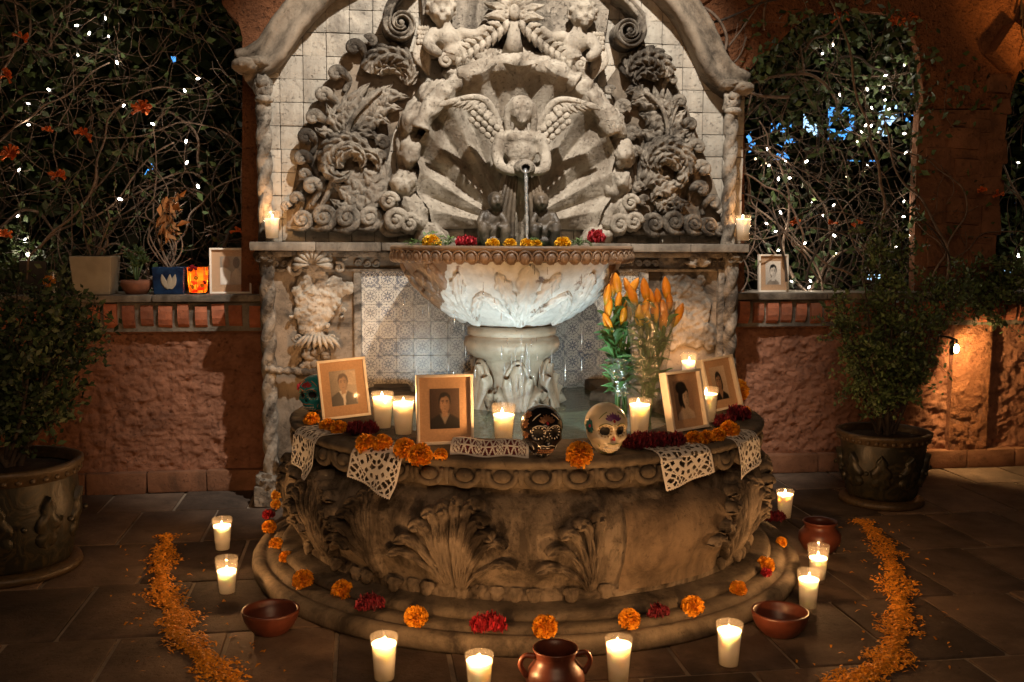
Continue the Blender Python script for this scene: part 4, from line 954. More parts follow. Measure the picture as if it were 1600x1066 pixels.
def candle(p, label, wi=0, power=1.):
    t = thing('candle', label, 'candle', p, 'lit candles in glasses')
    inst('glass', glass_me, t)
    wi = (wi + R.randrange(6)) % 6 if wi != 1 else R.choice((0, 1, 4)); h = WH[wi] - .0068; ox, oy = R.uniform(-.005, .005), R.uniform(-.005, .005)
    inst('wax', wax[wi], t); inst('wick', wick_me, t, (ox, oy, h)); inst('flame', flame_me, t, (ox, oy, h + .006), sc=(.85, .85, R.uniform(.7, .9)))
    lamp('candle_light', 'POINT', (ox, oy, h + .0185), CPOW * power, (1, .50, .19), .006, parent=t)
    lamp('wax_fill', 'POINT', (0, 0, h - .030), CPOW * .006, (1, .60, .28), .010, parent=t)  # extra lamp added inside the wax, standing in for scattered flame light
    return t
def gtop(px, py, base): p = G(px, py, base + CH); return (p.x, p.y, base)
for (x, y, lab, wi) in [(347, 810, 'lit candle on the floor at far left of the basin, behind its neighbour', 0), (354, 871, 'lit candle on the floor left of the basin, above the left clay bowl', 0), (600, 993, 'lit candle on the floor front left, below the two dark red flowers', 0), (749, 1022, 'lit candle at the bottom edge left of the clay jug', 2), (967, 997, 'lit candle on the floor just right of the clay jug', 0), (1140, 973, 'lit candle on the floor left of the right clay bowl', 1), (1264, 892, 'lit candle on the floor behind the right clay bowl', 1), (1279, 852, 'lit candle on the floor in front of the round clay pot', 0), (1227, 766, 'lit candle on the floor at far right, beside the basin wall', 0)]:
    candle(gtop(x, y, 0), lab, wi)
for (x, y, lab, wi) in [(598, 613, 'lit candle on the rim beside the tilted left portrait frame', 1), (630, 621, 'lit candle on the rim touching the left side of the suited man portrait', 1), (787, 632, 'lit candle on the rim left of the black skull', 0), (1000, 624, 'lit candle on the rim right of the white skull', 1), (1106, 606, 'lit candle on the rim between the two leaning right frames', 1), (1076, 552, 'lit candle standing behind the leaning right frames', 0), (512, 566, 'candle half hidden behind the tilted left portrait frame', 0)]:
    candle(gtop(x, y, RZ + .001), lab, wi)
p = W(427, 367, .02); candle((p.x, -.03, 1.1005), 'lit candle on the upper ledge by the left twisted column', 0, .5)
p = W(1154, 377, .02); candle((p.x, -.03, 1.1005), 'lit candle on the upper ledge by the right twisted column', 0, .5)

# ================================================================== framed portraits
def frame(label, loc, w, h, rz, lean, inner, shapes, depth=.022, roll=0.):
    """standing frame: loc = middle of the lower edge; lean backwards; portrait shapes in units of the print's half size"""
    t = thing('photo_frame', label, 'photo frame', loc); t.rotation_euler = (-lean, roll, rz)
    bw = .0085
    for nm, c, s in (('frame_bar', (0, 0, bw / 2), (w, depth, bw)), ('frame_bar', (0, 0, h - bw / 2), (w, depth, bw)), ('frame_bar', (-w / 2 + bw / 2, 0, h / 2), (bw, depth - .0006, h - 2 * bw - .0004)), ('frame_bar', (w / 2 - bw / 2, 0, h / 2), (bw, depth - .0006, h - 2 * bw - .0004))):
        b = MB(); b.bbox(c, s, .0014); o = b.obj(nm, MAT['frame_wood']); o.parent = t
    b = MB(); b.box((0, .002, h / 2), (w - bw * 1.2, .003, h - bw * 1.2)); o = b.obj('mat_board', MAT['mat_board'], smooth=False); o.parent = t
    b = MB(); b.box((0, depth / 2 - .002, h / 2), (w - .006, .003, h - .006)); o = b.obj('back_board', MAT['card'], smooth=False); o.parent = t
    b = MB(); b.bbox((0, depth / 2 + .028, h * .36), (.045, .003, h * .74), .001, rot=rotmat(.33)); o = b.obj('easel_leg', MAT['card']); o.parent = t
    iw, ih = inner; zc = h / 2 + .002
    nx, nz_ = 44, 58; PXc = np.zeros((nz_ + 1, nx + 1, 3)); X, Z = np.meshgrid(np.linspace(-1, 1, nx + 1), np.linspace(-1, 1, nz_ + 1))
    PXc[:] = PCOL[shapes[0]]; PXc *= (1 + .25 * X + .2 * Z)[..., None]
    for sh_ in shapes[1:]:
        c_ = np.array(PCOL[sh_[1]])
        if sh_[0] == 'e':
            _, m, cx, cz, rx, rz_ = sh_[:6]; d = np.sqrt(((X - cx) / rx) ** 2 + ((Z - cz) / rz_) ** 2); al_ = np.clip((1.06 - d) / (.12 + .02 / min(rx, rz_)), 0, 1)
            shade = 1 - .30 * np.clip((X - cx) / rx, -1, 1) - .18 * d ** 2 if m in ('print_skin', 'print_tan', 'print_white') else 1 + .25 * np.clip(-(X - cx) / rx, -1, 1)
        else:
            P_ = sh_[2]; ins = np.zeros_like(X); 
            for oz in (-.02, .02):
                for ox_ in (-.025, .025):
                    ins += inside_np(X + ox_, Z + oz, P_) / 4.
            al_ = ins; shade = 1 + .12 * np.sin(X * 5 + Z * 3)
        al_ = al_[..., None]; PXc = PXc * (1 - al_) + al_ * c_ * (shade[..., None] if hasattr(shade, 'shape') else shade)
    PXc *= 1 + .10 * np.random.default_rng(int(w * 1e5) + len(shapes)).normal(size=X.shape)[..., None]
    b = MB(); b.add([(x * iw / 2, -.0002, zc + z * ih / 2) for x, z in zip(X.ravel(), Z.ravel())], [(q * (nx + 1) + p_, q * (nx + 1) + p_ + 1, (q + 1) * (nx + 1) + p_ + 1, (q + 1) * (nx + 1) + p_) for q in range(nz_) for p_ in range(nx)])
    o = b.obj('print', MAT['photo_print'], smooth=False, fix=False); o.parent = t
    ca = o.data.color_attributes.new('print_ink', 'FLOAT_COLOR', 'POINT'); ca.data.foreach_set('color', np.concatenate([np.clip(PXc, 0, 1), np.ones_like(PXc[..., :1])], -1).astype(np.float32).ravel())
    if inner_glass: 
        b = MB(); b.add([(-w / 2 + bw, -.004, bw), (w / 2 - bw, -.004, bw), (w / 2 - bw, -.004, h - bw), (-w / 2 + bw, -.004, h - bw)], [(0, 1, 2, 3)]); o = b.obj('glass_pane', MAT['pane_glass'], smooth=False, fix=False); o.parent = t
    return t
inner_glass = True
def inside_np(x, z, P):
    c = np.zeros(x.shape, bool); j = len(P) - 1
    for i in range(len(P)):
        if P[i][1] != P[j][1]: c ^= ((P[i][1] > z) != (P[j][1] > z)) & (x < (P[j][0] - P[i][0]) * (z - P[i][1]) / (P[j][1] - P[i][1]) + P[i][0])
        j = i
    return c.astype(float)
PCOL = {'print_white': (.62, .57, .50), 'print_grey': (.24, .20, .16), 'print_skin': (.44, .34, .25), 'print_tan': (.30, .185, .115), 'print_dark': (.014, .012, .011), 'print_brown': (.07, .043, .03)}
t = NT('photo_print'); va = t.n('VertexColor'); va.layer_name = 'print_ink'; t.bsdf(va.outputs[0], .45); MAT['photo_print'] = t.m
clear('pane_glass', (1, 1, 1), .0, .08)
def face(cx, cz, r, skin, hair, side=0., hairtop=.5, long=0., dark='print_dark', feat='print_brown'):
    """hair mass, face, brows, eyes, nose, mouth"""
    s = [('e', hair, cx - side * .1 * r, cz + .28 * r, r * .92, r * (.80 + hairtop * .3))]
    if long: s.append(('e', hair, cx - side * r * .4, cz - .35 * r, r * .95, r * long))
    s += [('p', skin, [(cx - .33 * r, cz - .7 * r), (cx + .33 * r, cz - .7 * r), (cx + .42 * r, cz - 1.5 * r), (cx - .42 * r, cz - 1.5 * r)]), ('e', skin, cx + side * .12 * r, cz - .08 * r, r * .76, r * 1.02),
          ('p', hair, [(cx - .84 * r, cz + .3 * r), (cx - .55 * r + side * .2 * r, cz + .66 * r), (cx - .2 * r, cz + .60 * r), (cx + .2 * r, cz + .84 * r), (cx + .62 * r + side * .2 * r, cz + .62 * r), (cx + .84 * r, cz + .3 * r), (cx + .8 * r, cz + .85 * r), (cx + .2 * r, cz + 1.22 * r), (cx - .6 * r, cz + 1.12 * r)])]
    for q in (-1, 1):
        ex = cx + side * .2 * r + q * .31 * r
        s += [('p', dark, [(ex - .20 * r, cz + .22 * r), (ex + .20 * r, cz + .22 * r), (ex + .16 * r, cz + .32 * r), (ex - .16 * r, cz + .32 * r)]), ('e', dark, ex, cz + .06 * r, .13 * r, .075 * r)]
    nx = cx + side * .24 * r
    s += [('p', feat, [(nx - .12 * r, cz - .33 * r), (nx + .12 * r, cz - .33 * r), (nx + .05 * r, cz - .24 * r), (nx - .05 * r, cz - .24 * r)]), ('p', feat, [(nx - .24 * r, cz - .58 * r), (nx, cz - .66 * r), (nx + .24 * r, cz - .58 * r), (nx, cz - .53 * r)])]
    return s
def shoulders(cx, cz, wd, m, vee='print_white'):
    return [('p', m, [(cx - wd, -1), (cx - wd * .92, cz - .25), (cx - wd * .35, cz), (cx + wd * .35, cz), (cx + wd * .92, cz - .25), (cx + wd, -1)])] + ([('p', vee, [(cx - wd * .3, cz + .02), (cx + wd * .3, cz + .02), (cx, cz - .5)])] if vee else [])
def at(px, py, z=RZ + .001): p = G(px, py, z); return (p.x, p.y, z)
frame('tilted frame with smiling man in dark suit on the left rim', at(542, 653), .163, .200, .16, .16, (.088, .118), ['print_grey'] + [('p', 'print_skin', [(.2, .2), (1, .1), (1, .9), (.3, 1)])] + shoulders(-.05, -.2, 1.0, 'print_dark') + face(0, .28, .44, 'print_tan', 'print_brown', -.1) + [('p', 'print_white', [(-.1, -.35), (.12, -.35), (.05, -1), (-.1, -1)])], roll=-.075)
frame('upright frame with a young man in dark jacket, centre left of the rim', at(696, 694), .168, .205, .08, .10, (.088, .118), ['print_brown'] + shoulders(0, -.28, 1.05, 'print_dark', 'print_grey') + face(.0, .26, .45, 'print_tan', 'print_dark', .1))
frame('nearer white frame leaning on the right rim, picture of a dark haired woman', at(1076, 672), .150, .190, .42, .22, (.076, .125), ['print_tan'] + shoulders(.05, -.42, .95, 'print_skin', None) + face(.18, .10, .46, 'print_skin', 'print_dark', .7, 1.3, .9) + [('e', 'print_dark', -.18, .62, .62, .34), ('e', 'print_dark', -.42, .05, .2, .42)], depth=.034, roll=-.03)
frame('rearmost white frame leaning by the right column, woman with long dark hair', at(1133, 640), .150, .190, .40, .26, (.07, .12), ['print_skin'] + shoulders(0, -.5, .9, 'print_dark', 'print_tan') + face(-.05, .08, .46, 'print_tan', 'print_dark', -.2, 1.0, 1.0), depth=.036, roll=-.08)
def atl(px, py, y, z=.8715): p = W(px, py, y); return (p.x, y, z)
frame('white frame with faded couple picture on the left wall ledge', atl(361, 458, .33), .178, .202, .06, .12, (.090, .125), ['print_grey'] + [('p', 'print_white', [(-1, -1), (-.1, -1), (.0, -.1), (-.5, .25), (-1, .2)]), ('e', 'print_tan', -.42, .58, .38, .42), ('p', 'print_skin', [(-.2, -1), (1, -1), (1, -.2), (.6, .2), (.1, -.2)]), ('e', 'print_brown', .55, .55, .34, .42), ('e', 'print_tan', -.2, .42, .16, .2)])
frame('white frame with black and white man portrait on the right wall ledge', atl(1208, 459, .33), .150, .180, .03, .08, (.078, .112), ['print_white'] + shoulders(0, -.55, .8, 'print_grey', None) + face(0, .1, .52, 'print_white', 'print_dark', 0, .5, feat='print_grey') + [('p', 'print_grey', [(-.3, -.45), (-.1, -.3), (-.4, .0)])])

# ================================================================== painted skulls
t = NT('skull_black'); t.bsdf(t.ramp(t.noise(20, 3), [(.3, (.008, .007, .007)), (.7, (.016, .014, .013))]), .14, Specular_IOR_Level=.7); MAT['skull_black'] = t.m
plain('skull_cream', (.72, .62, .44), .22, .06, 16, Specular_IOR_Level=.6)
plain('skull_teal', (.03, .30, .33), .2, .3, 16, Specular_IOR_Level=.6)
plain('gold_paint', (.42, .26, .08), .35, .2, 40, Metallic=.5)
plain('copper_paint', (.50, .25, .13), .3, .3, 40, Metallic=.7)
plain('purple_paint', (.16, .045, .18), .4, .2); plain('teal_paint', (.035, .17, .17), .4, .2); plain('red_paint', (.45, .02, .03), .35, .2); plain('white_paint', (.72, .68, .60), .4, .1); plain('green_paint', (.18, .22, .06), .4, .2); plain('hollow', (.005, .004, .004), .6, .1); plain('orange_paint', (.75, .22, .02), .4, .2)
def skull(label, loc, rz, sc, base, ring, petals, sideflower, line):
    t = thing('painted_skull', label, 'skull', loc); t.rotation_euler = (0, 0, rz); t.scale = (sc, sc, sc)
    H = .135
    def surf(th, ph):
        """ph azimuth (0 = front), th polar from the top; unit head about 0.05 wide"""
        z = math.cos(th); rr = math.sin(th)
        x = rr * math.sin(ph); y = -rr * math.cos(ph)
        P = Vector((x * .0545, y * .066, z * .058))
        low = max(0, -z - .02)
        P.x *= 1 - .27 * min(1, low * 1.15); P.y = P.y * (1 - .10 * low) if y < 0 else P.y * (1 - .55 * low)
        if z < -.15: P.z -= .020 * min(1, (-z - .15) / .5)
        front = max(0, math.cos(ph)) * rr
        c = Vector((0, 0, .077)) + P
        for (dx, dz, r, d) in ((-.021, .070, .0135, .017), (.021, .070, .0135, .017), (0, .049, .0075, .010)):
            if y < 0: c.y += d * math.exp(-(((c.x - dx) / r) ** 2 + ((c.z - dz) / r) ** 2) ** 1.5)
        for dx in (-.036, .036):
            if y < .2: c += Vector((math.copysign(.006, dx), -.004, 0)) * math.exp(-((c.x - dx) / .014) ** 2 - ((c.z - .050) / .010) ** 2)
        if y < 0:
            c.y -= .006 * math.exp(-(c.x / .024) ** 2 - ((c.z - .030) / .011) ** 2)
            c.y += .005 * math.exp(-(c.x / .030) ** 2 - ((c.z - .0145) / .0035) ** 2)
            c.y -= .004 * math.exp(-(c.x / .03) ** 2 - ((c.z - .089) / .008) ** 2)
        c.z = max(c.z, .0)
        return c
    nph, nth = 72, 54; v = [surf(PI * (j + .001) / (nth + .002), 2 * PI * i / nph) for j in range(nth + 1) for i in range(nph)]
    f = [(j * nph + i, j * nph + (i + 1) % nph, (j + 1) * nph + (i + 1) % nph, (j + 1) * nph + i) for j in range(nth) for i in range(nph)]
    b = MB(); b.add(v, f); o = b.obj('cranium', MAT[base]); o.parent = t
    VA = np.array([tuple(q) for q in v if q.y < .01])
    def fy(x, z, off=.0009):
        """front surface depth at x,z"""
        d_ = (VA[:, 0] - x) ** 2 + (VA[:, 2] - z) ** 2; return float(VA[int(d_.argmin()), 1]) - off
    def patch(name, pts, mat, parent=t, off=.0012):
        cx = sum(p[0] for p in pts) / len(pts); cz = sum(p[1] for p in pts) / len(pts)
        vv = [(cx, fy(cx, cz, off), cz)] + [(x, fy(x, z, off), z) for x, z in pts]; n = len(pts)
        b = MB(); b.add(vv, [(0, 1 + i, 1 + (i + 1) % n) for i in range(n)]); o = b.obj(name, MAT[mat], fix=False); o.parent = parent; return o
    def ell(cx, cz, rx, rz_, n=14, an=0.): return [(cx + rx * math.cos(u) * math.cos(an) - rz_ * math.sin(u) * math.sin(an), cz + rx * math.cos(u) * math.sin(an) + rz_ * math.sin(u) * math.cos(an)) for u in np.linspace(0, 2 * PI, n + 1)[:-1]]
    for q in (-1, 1):
        e = patch('eye_socket', ell(q * .021, .070, .0118, .0122), 'hollow')
        for k in range(12):
            a = 2 * PI * k / 12; patch('eye_petal', ell(q * .021 + .0148 * math.cos(a), .070 + .0150 * math.sin(a), .0024, .0018, 8, a), ring, e)
    patch('nose', [(0, .0585), (-.006, .046), (-.0035, .0435), (0, .046), (.0035, .0435), (.006, .046)], 'hollow' if base != 'skull_cream' else 'red_paint')
    patch('mouth', ell(0, .0222, .0235, .0085, 16), 'hollow' if base == 'skull_black' else 'print_brown', off=.0003)
    for r_, zc in ((0, .0255), (1, .0185)):
        for k in range(8):
            x = -.0185 + .0053 * k; b = MB(); b.bbox((x, fy(x, zc, .0002), zc), (.0046, .004, .0062), .0012); o = b.obj('tooth', MAT['white_paint' if base != 'skull_black' else 'copper_paint']); o.parent = t
    for k in range(7):
        a = math.radians(18 + 144 * k / 6); patch('forehead_petal', ell(.012 * math.cos(a) * 1.15, .097 + .012 * math.sin(a), .0085, .0036, 9, a), petals)
    patch('forehead_petal', ell(0, .0965, .0035, .004, 8), 'red_paint')
    # scroll lines on the chin, brow and cheeks
    def stroke(pts, r=.0012):
        P = [Vector((x, fy(x, z, .0006), z)) for x, z in pts]; b = MB(); b.tube(smooth_path(P, len(P) * 2), r, 5); o = b.obj('painted_line', MAT[line]); o.parent = t
    for q in (-1, 1):
        stroke([(q * (.010 + .004 * math.cos(u)), .0065 + .0035 * math.sin(u)) for u in np.linspace(0, 5, 7)]); stroke([(q * (.021 + .0035 * math.cos(u)), .0085 + .0035 * math.sin(u)) for u in np.linspace(0, 5, 7)])
        stroke([(q * .006, .085), (q * .015, .090), (q * .027, .089), (q * .036, .082)]); stroke([(q * .033, .036), (q * .03, .030), (q * .027, .022)])
        stroke([(q * .014, .118), (q * .026, .110), (q * .034, .100)])
    stroke([(-.022, .034), (-.01, .038), (0, .036), (.01, .038), (.022, .034)])
    for k in range(3): stroke([(-.005 + .001 * k, .080 + .004 * k), (.005 - .001 * k, .080 + .004 * k)], .0007)
    if sideflower:
        c = Vector((-.049, -.022, .080)); n = Vector((-.86, -.5, .1)).normalized(); u = Vector((.5, -.86, 0)).normalized(); w_ = n.cross(u)
        for k in range(10):
            a = 2 * PI * k / 10; d = u * math.cos(a) + w_ * math.sin(a); b = MB()
            b.leaf([c + d * .004 + n * .003, c + d * .012 + n * .003, c + d * .020 - n * .003], n, .0042, 1, .001, .0003, nt=6, ns=4, thick=.004, notch=.02); o = b.obj('flower_petal', MAT['teal_paint']); o.parent = t
        b = MB(); b.blob(c + n * .003, .0045, 2); o = b.obj('flower_eye', MAT['red_paint']); o.parent = t
    if base == 'skull_black':
        for q, zc in ((-1, .09), (-1, .065), (-1, .11)):
            ths = PI * (.30 if zc > .1 else .42 if zc > .08 else .56); b = MB(); c = surf(ths, -1.15); n = Vector((-.8, -.4, .2)).normalized(); u = n.orthogonal().normalized(); w_ = n.cross(u)
            for k in range(7):
                a = 2 * PI * k / 7; d = u * math.cos(a) + w_ * math.sin(a); b.leaf([c + n * .001, c + d * .007 + n * .002, c + d * .013], n, .0035, 1, .001, .0003, nt=6, ns=4, thick=.004, notch=.02)
            o = b.obj('painted_flower', MAT['copper_paint']); o.parent = t
    return t
skull('glossy black painted skull with copper flowers on the basin rim', at(846, 712), .06, 1.07, 'skull_black', 'white_paint', 'copper_paint', False, 'white_paint')
skull('cream painted skull with purple forehead flower on the basin rim', at(946, 709), .10, 1.08, 'skull_cream', 'gold_paint', 'purple_paint', True, 'green_paint')
skull('turquoise painted skull behind the tilted frame at far left of the rim', at(494, 644), -.55, .98, 'skull_teal', 'gold_paint', 'red_paint', False, 'orange_paint')

# ================================================================== flowers
def bloom(seed, n, r, flat, mat, pl_, frill=.35):
    rr = random.Random(seed); b = MB()
    b.blob((0, 0, r * flat * .45), (r * .72, r * .72, r * flat * .62), 2, .1, 3, seed)
    for k in range(n):
        s = (k + .5) / n; th = math.acos(1 - 1.45 * s); ph = k * 2.39996 + rr.uniform(-.25, .25)
        d = Vector((math.sin(th) * math.cos(ph), math.sin(th) * math.sin(ph), math.cos(th) * flat)); c = Vector((0, 0, r * flat * .45))
        n_ = d.normalized(); u = n_.orthogonal(); u.rotate(Matrix.Rotation(rr.uniform(0, 6.28), 3, n_)); w_ = n_.cross(u).normalized(); u.normalize()
        p0 = c + d * r * .55; L = r * (.50 + rr.uniform(-.1, .14)); wd = pl_ * rr.uniform(.75, 1.25)
        tilt = u * rr.uniform(-.35, .35) + w_ * rr.uniform(-.35, .35)
        p1 = p0 + (n_ + tilt * .5) * L * .6; p2 = p0 + (n_ + tilt) * L
        q = w_ * wd; z = frill * wd
        b.add([p0 - q * .4, p0 + q * .4, p1 - q + u * z, p1 + u * -z, p1 + q + u * z, p2 - q * .8 - u * z, p2 + u * z, p2 + q * .8 - u * z], [(0, 1, 3, 2), (1, 4, 3), (2, 3, 6, 5), (3, 4, 7, 6)])
    return b
def bloom_me(name, mat, variants, **kw):
    out = []
    for s in range(variants):
        o = bloom(s * 13 + 5, kw['n'], kw['r'], kw['flat'], MAT[mat], kw['w']).obj(name, MAT[mat], fix=False); out.append(o.data); bpy.data.objects.remove(o)
    return out
MG = bloom_me('blossom', 'marigold', 4, n=230, r=.029, flat=.95, w=.0058)
MY = bloom_me('blossom', 'yellow_marigold', 2, n=170, r=.029, flat=.8, w=.0062)
def coxcomb(seed, lx, mat):
    rr = random.Random(seed); b = MB()
    for k in range(int(14 * lx / .05)):
        x = rr.uniform(-lx, lx) * .8; y = rr.uniform(-.02, .02); h = .026 * math.sqrt(max(.15, 1 - (x / lx) ** 2))
        bl_ = bloom(seed * 31 + k, 34, .018, .9, None, .0045); o = len(b.v)
        b.v += [(q[0] + x, q[1] + y, q[2] + h * rr.uniform(0, 1.)) for q in bl_.v]; b.f += [[i + o for i in q] for q in bl_.f]; b.m += bl_.m
    o = b.obj('blossom', MAT[mat], fix=False); me = o.data; bpy.data.objects.remove(o); return me
CX1 = [coxcomb(s, l, 'red_flower') for s, l in ((1, .045), (2, .06), (3, .035))]
CX2 = [coxcomb(s, l, 'crimson_flower') for s, l in ((4, .042), (5, .03))]
FL = [0]
def flower(me, p, label, cat, grp, sc=1., rz=None, tilt=(0, 0), name='marigold'):
    o = inst(name, me, None, p, (tilt[0], tilt[1], R.uniform(0, 6.28) if rz is None else rz), sc); return tag(o, label, cat, grp)
ordn = ['first', 'second', 'third', 'fourth', 'fifth', 'sixth', 'seventh', 'eighth', 'ninth', 'tenth', 'eleventh', 'twelfth', 'thirteenth', 'fourteenth']
# on the rim (px centre, scale)
row = [(490, 650, .85), (511, 661, .85), (533, 665, .9), (575, 688, .95), (601, 689, .95), (632, 696, 1.0), (656, 706, 1.05), (688, 704, .6)]
for k, (x, y, s) in enumerate(row):
    p = G(x, y + 11, RZ + .002); flower(MG[k % 4], p, 'orange marigold on the left part of the rim, ' + ordn[k] + ' from the left', 'marigold', 'marigolds on the rim', s, tilt=(.5, -.2))
p = G(908, 716, RZ + .002); flower(MG[1], p, 'orange marigold on the rim between the black and cream skulls', 'marigold', 'marigolds on the rim', 1.15, tilt=(.7, .1))
for k, (x, y, s) in enumerate([(1086, 682, .85), (1106, 681, .85), (1124, 676, .8), (1140, 668, 1.0), (1163, 640, .8)]):
    p = G(x, y + 10, RZ + .002); flower(MG[(k + 1) % 4], p, 'orange marigold on the right part of the rim, ' + ordn[k] + ' from the left', 'marigold', 'marigolds on the rim', s, tilt=(.5, .2))
for x, y, me, s, lab in [(566, 676, CX1[0], 1., 'dark red ruffled flower among the left rim marigolds'), (1004, 697, CX1[1], 1.05, 'long dark red ruffled flower on the rim right of the cream skull'), (1044, 694, CX1[0], 1., 'dark red ruffled flower under the leaning right frame'), (1152, 654, CX1[2], 1.15, 'dark red ruffled flower at the right end of the rim'), (1130, 664, CX1[2], .9, 'dark red ruffled flower beside the rearmost right frame'), (471, 608, CX2[1], .7, 'small crimson flower by the turquoise skull')]:
    p = G(x, y + 3, RZ + .002); flower(me, p, lab, 'flower', None, s, .1, name='coxcomb_flower')
# on the lower step
z = .064; row = [(433, 768, .7), (430, 783, .65), (420, 817, .8), (430, 846, .8), (447, 866, .75), (476, 899, 1.0), (532, 918, 1.08), (650, 956, 1.0), (851, 972, 1.05), (982, 961, .95), (1084, 940, 1.0), (1151, 914, .8), (1196, 877, .95), (1219, 843, .6)]
for k, (x, y, s) in enumerate(row):
    p = G(x, y + 12 * s, z + .001); flower(MG[k % 4], p, 'orange marigold on the lower step, ' + ordn[k] + ' from the left', 'marigold', 'marigolds on the lower step', s, tilt=(.55, 0))
for x, y, me, s, lab in [(418, 803, CX2[1], .75, 'small crimson flower at the left end of the lower step'), (578, 945, CX1[2], 1.0, 'dark red flower on the lower step front left'), (762, 977, CX2[0], 1.1, 'bright crimson ruffled flower on the lower step at the front'), (1028, 956, CX1[2], .8, 'shaded dark red flower on the lower step front right'), (1197, 893, CX2[1], .6, 'small crimson flower under a marigold on the right step'), (1208, 806, CX1[0], .9, 'dark red flower on the step beside the far right candle')]:
    p = G(x, y + 8, z + .001); flower(me, p, lab, 'flower', None, s, .1, name='coxcomb_flower')
# on the bowl
def bowlrim(px, off=.0): 
    p = W(px, 385, -.8); y = -.40 - math.sqrt(max(0, .40 ** 2 - (W(px, 385, -.78).x) ** 2)); q = W(px, 385, y); return Vector((q.x, q.y, 1.088))
for k, (x, me, s) in enumerate([(674, MY[0], 1.05), (770, MY[1], .75), (797, MY[0], .72), (822, MY[1], .72), (838, MY[0], .62), (880, MY[1], .9)]):
    flower(me, bowlrim(x) + Vector((0, .0, .0)), 'yellow marigold on the bowl edge, ' + ordn[k] + ' from the left', 'marigold', 'marigolds on the bowl', s, tilt=(.3, 0))
flower(CX2[0], bowlrim(728), 'flat crimson flower lying on the left half of the bowl edge', 'flower', None, .85, .0, name='coxcomb_flower')
flower(CX2[1], bowlrim(930) + Vector((0, 0, .012)), 'crimson flower standing at the right end of the bowl edge', 'flower', None, 1.1, .0, name='coxcomb_flower')
plain('fern', (.07, .13, .025), .55, .4, island=True)
def sprig(c, label, n, ln, sd, spread=1.):
    rr = random.Random(sd); b = MB()
    for k in range(n):
        a = rr.uniform(0, 2 * PI); d = Vector((math.cos(a) * spread, math.sin(a) * .6 - .3, rr.uniform(.0, .5))).normalized(); L_ = ln * rr.uniform(.6, 1.1); p = Vector((0, 0, .004)); Q = [p, p + d * L_ * .5 + Vector((0, 0, .01)), p + d * L_ - Vector((0, 0, .012))]
        P = smooth_path(Q, 8); b.tube(P, .0009, 4)
        for i in range(1, 9):
            for s in (-1, 1):
                sd_ = d.cross(Vector((0, 0, 1))).normalized() * s; e = P[i] + (sd_ + d * .6) * .014 + Vector((0, 0, rr.uniform(-.004, .006))); w_ = d * .0022
                b.add([P[i], (P[i] + e) / 2 + w_, e, (P[i] + e) / 2 - w_], [(0, 1, 2, 3)])
    o = b.obj('fern_sprig', MAT['fern'], fix=False); o.location = c; return tag(o, label, 'greenery')
sprig(bowlrim(665), 'feathery green sprig under the leftmost bowl marigold', 20, .08, 1); sprig(bowlrim(700), 'small green sprig beside the flat crimson bowl flower', 10, .06, 2); sprig(bowlrim(905), 'thin green sprig by the right end of the bowl', 12, .05, 3); sprig(bowlrim(830) + Vector((0, .03, 0)), 'low green sprig behind the central bowl marigolds', 12, .05, 4)
# ================================================================== cut paper
def hole(u, v, kind):
    if max(abs(u), abs(v)) > .93: return False
    r = math.hypot(u, v); a = math.atan2(v, u)
    if kind == 'strip':
        k = abs((u * 5.5) % 1 - .5) * 2; 
        if int(u * 5.5 + 20) % 3 == 0: return ((u * 22 + v * 3) % 1 > .45) and ((v * 2.2 + u * 9) % 1 > .4) and abs(v) < .8
        return abs(k - abs(v)) > .22 and abs(v) < .82 and not (abs(v) < .1)
    w = .06 * math.sin(9 * u + 4) + .05 * math.sin(11 * v + kind)
    if r < .14: return r < .06
    if r < .50: return abs(math.sin(3.5 * a + kind)) > .52 and .19 < r < .46 + w and abs(r - .33) > .025
    if r < .60: return False
    if .60 <= r < .72: return math.sin(15 * a + kind) > .15
    if r < .78: return False
    p, q = (u + v + w) * 4.2, (u - v + w) * 4.2
    return abs(p % 1 - .5) < .34 and abs(q % 1 - .5) < .34
def paper(label, a0, w, d0, drop, rho, kind, top=.09):
    nu, nv = 84, 84; H_ = top + drop; v = []; f = []; idx = {}
    b = MB()
    for j in range(nv + 1):
        for i in range(nu + 1):
            u = -1 + 2 * i / nu; q = -1 + 2 * j / nv
            s = u * w / 2; tt = (q + 1) / 2 * H_
            if j == nv: tt -= .004 * (1 + math.cos(i * 1.6)) / 2
            ss = s * math.cos(rho) - (tt - top) * math.sin(rho); t2 = top + s * math.sin(rho) + (tt - top) * math.cos(rho)
            k = t2 - top
            if k < -.02: r, z = .826 + k - .004, RZ + .004 + .002 * math.sin(30 * ss + a0)
            elif k < .02: e = (k + .02) / .04; r = .802 + .028 * math.sin(e * PI / 2); z = RZ + .004 - .022 * (1 - math.cos(e * PI / 2))
            else: r = .830 + .10 * (k - .02) * .25 + (.004 + .05 * (k - .02)) * math.sin(38 * ss + 9 * k + a0 * 3) + .9 * max(0, k - .085) ** 1.4 * (1 + u); z = RZ - .018 - (k - .02)
            an = a0 + ss / .82; v.append((BC.x + r * math.cos(an), BC.y + r * math.sin(an), z))
    n = nu + 1
    for j in range(nv):
        for i in range(nu):
            if not hole(-1 + 2 * (i + .5) / nu, -1 + 2 * (j + .5) / nv, kind): f.append((j * n + i, j * n + i + 1, (j + 1) * n + i + 1, (j + 1) * n + i))
    b.add(v, f); o = b.obj('cut_paper', MAT['paper'], fix=False); sd = o.modifiers.new('thickness', 'SOLIDIFY'); sd.thickness = .0003
    return tag(o, label, 'cut paper', 'cut paper sheets on the basin rim')
def rang(px, py): p = G(px, py, RZ) - BC; return math.atan2(p.y, p.x)
paper('white cut paper hanging at the far left of the rim', rang(484, 676), .175, 0, .125, .10, 1)
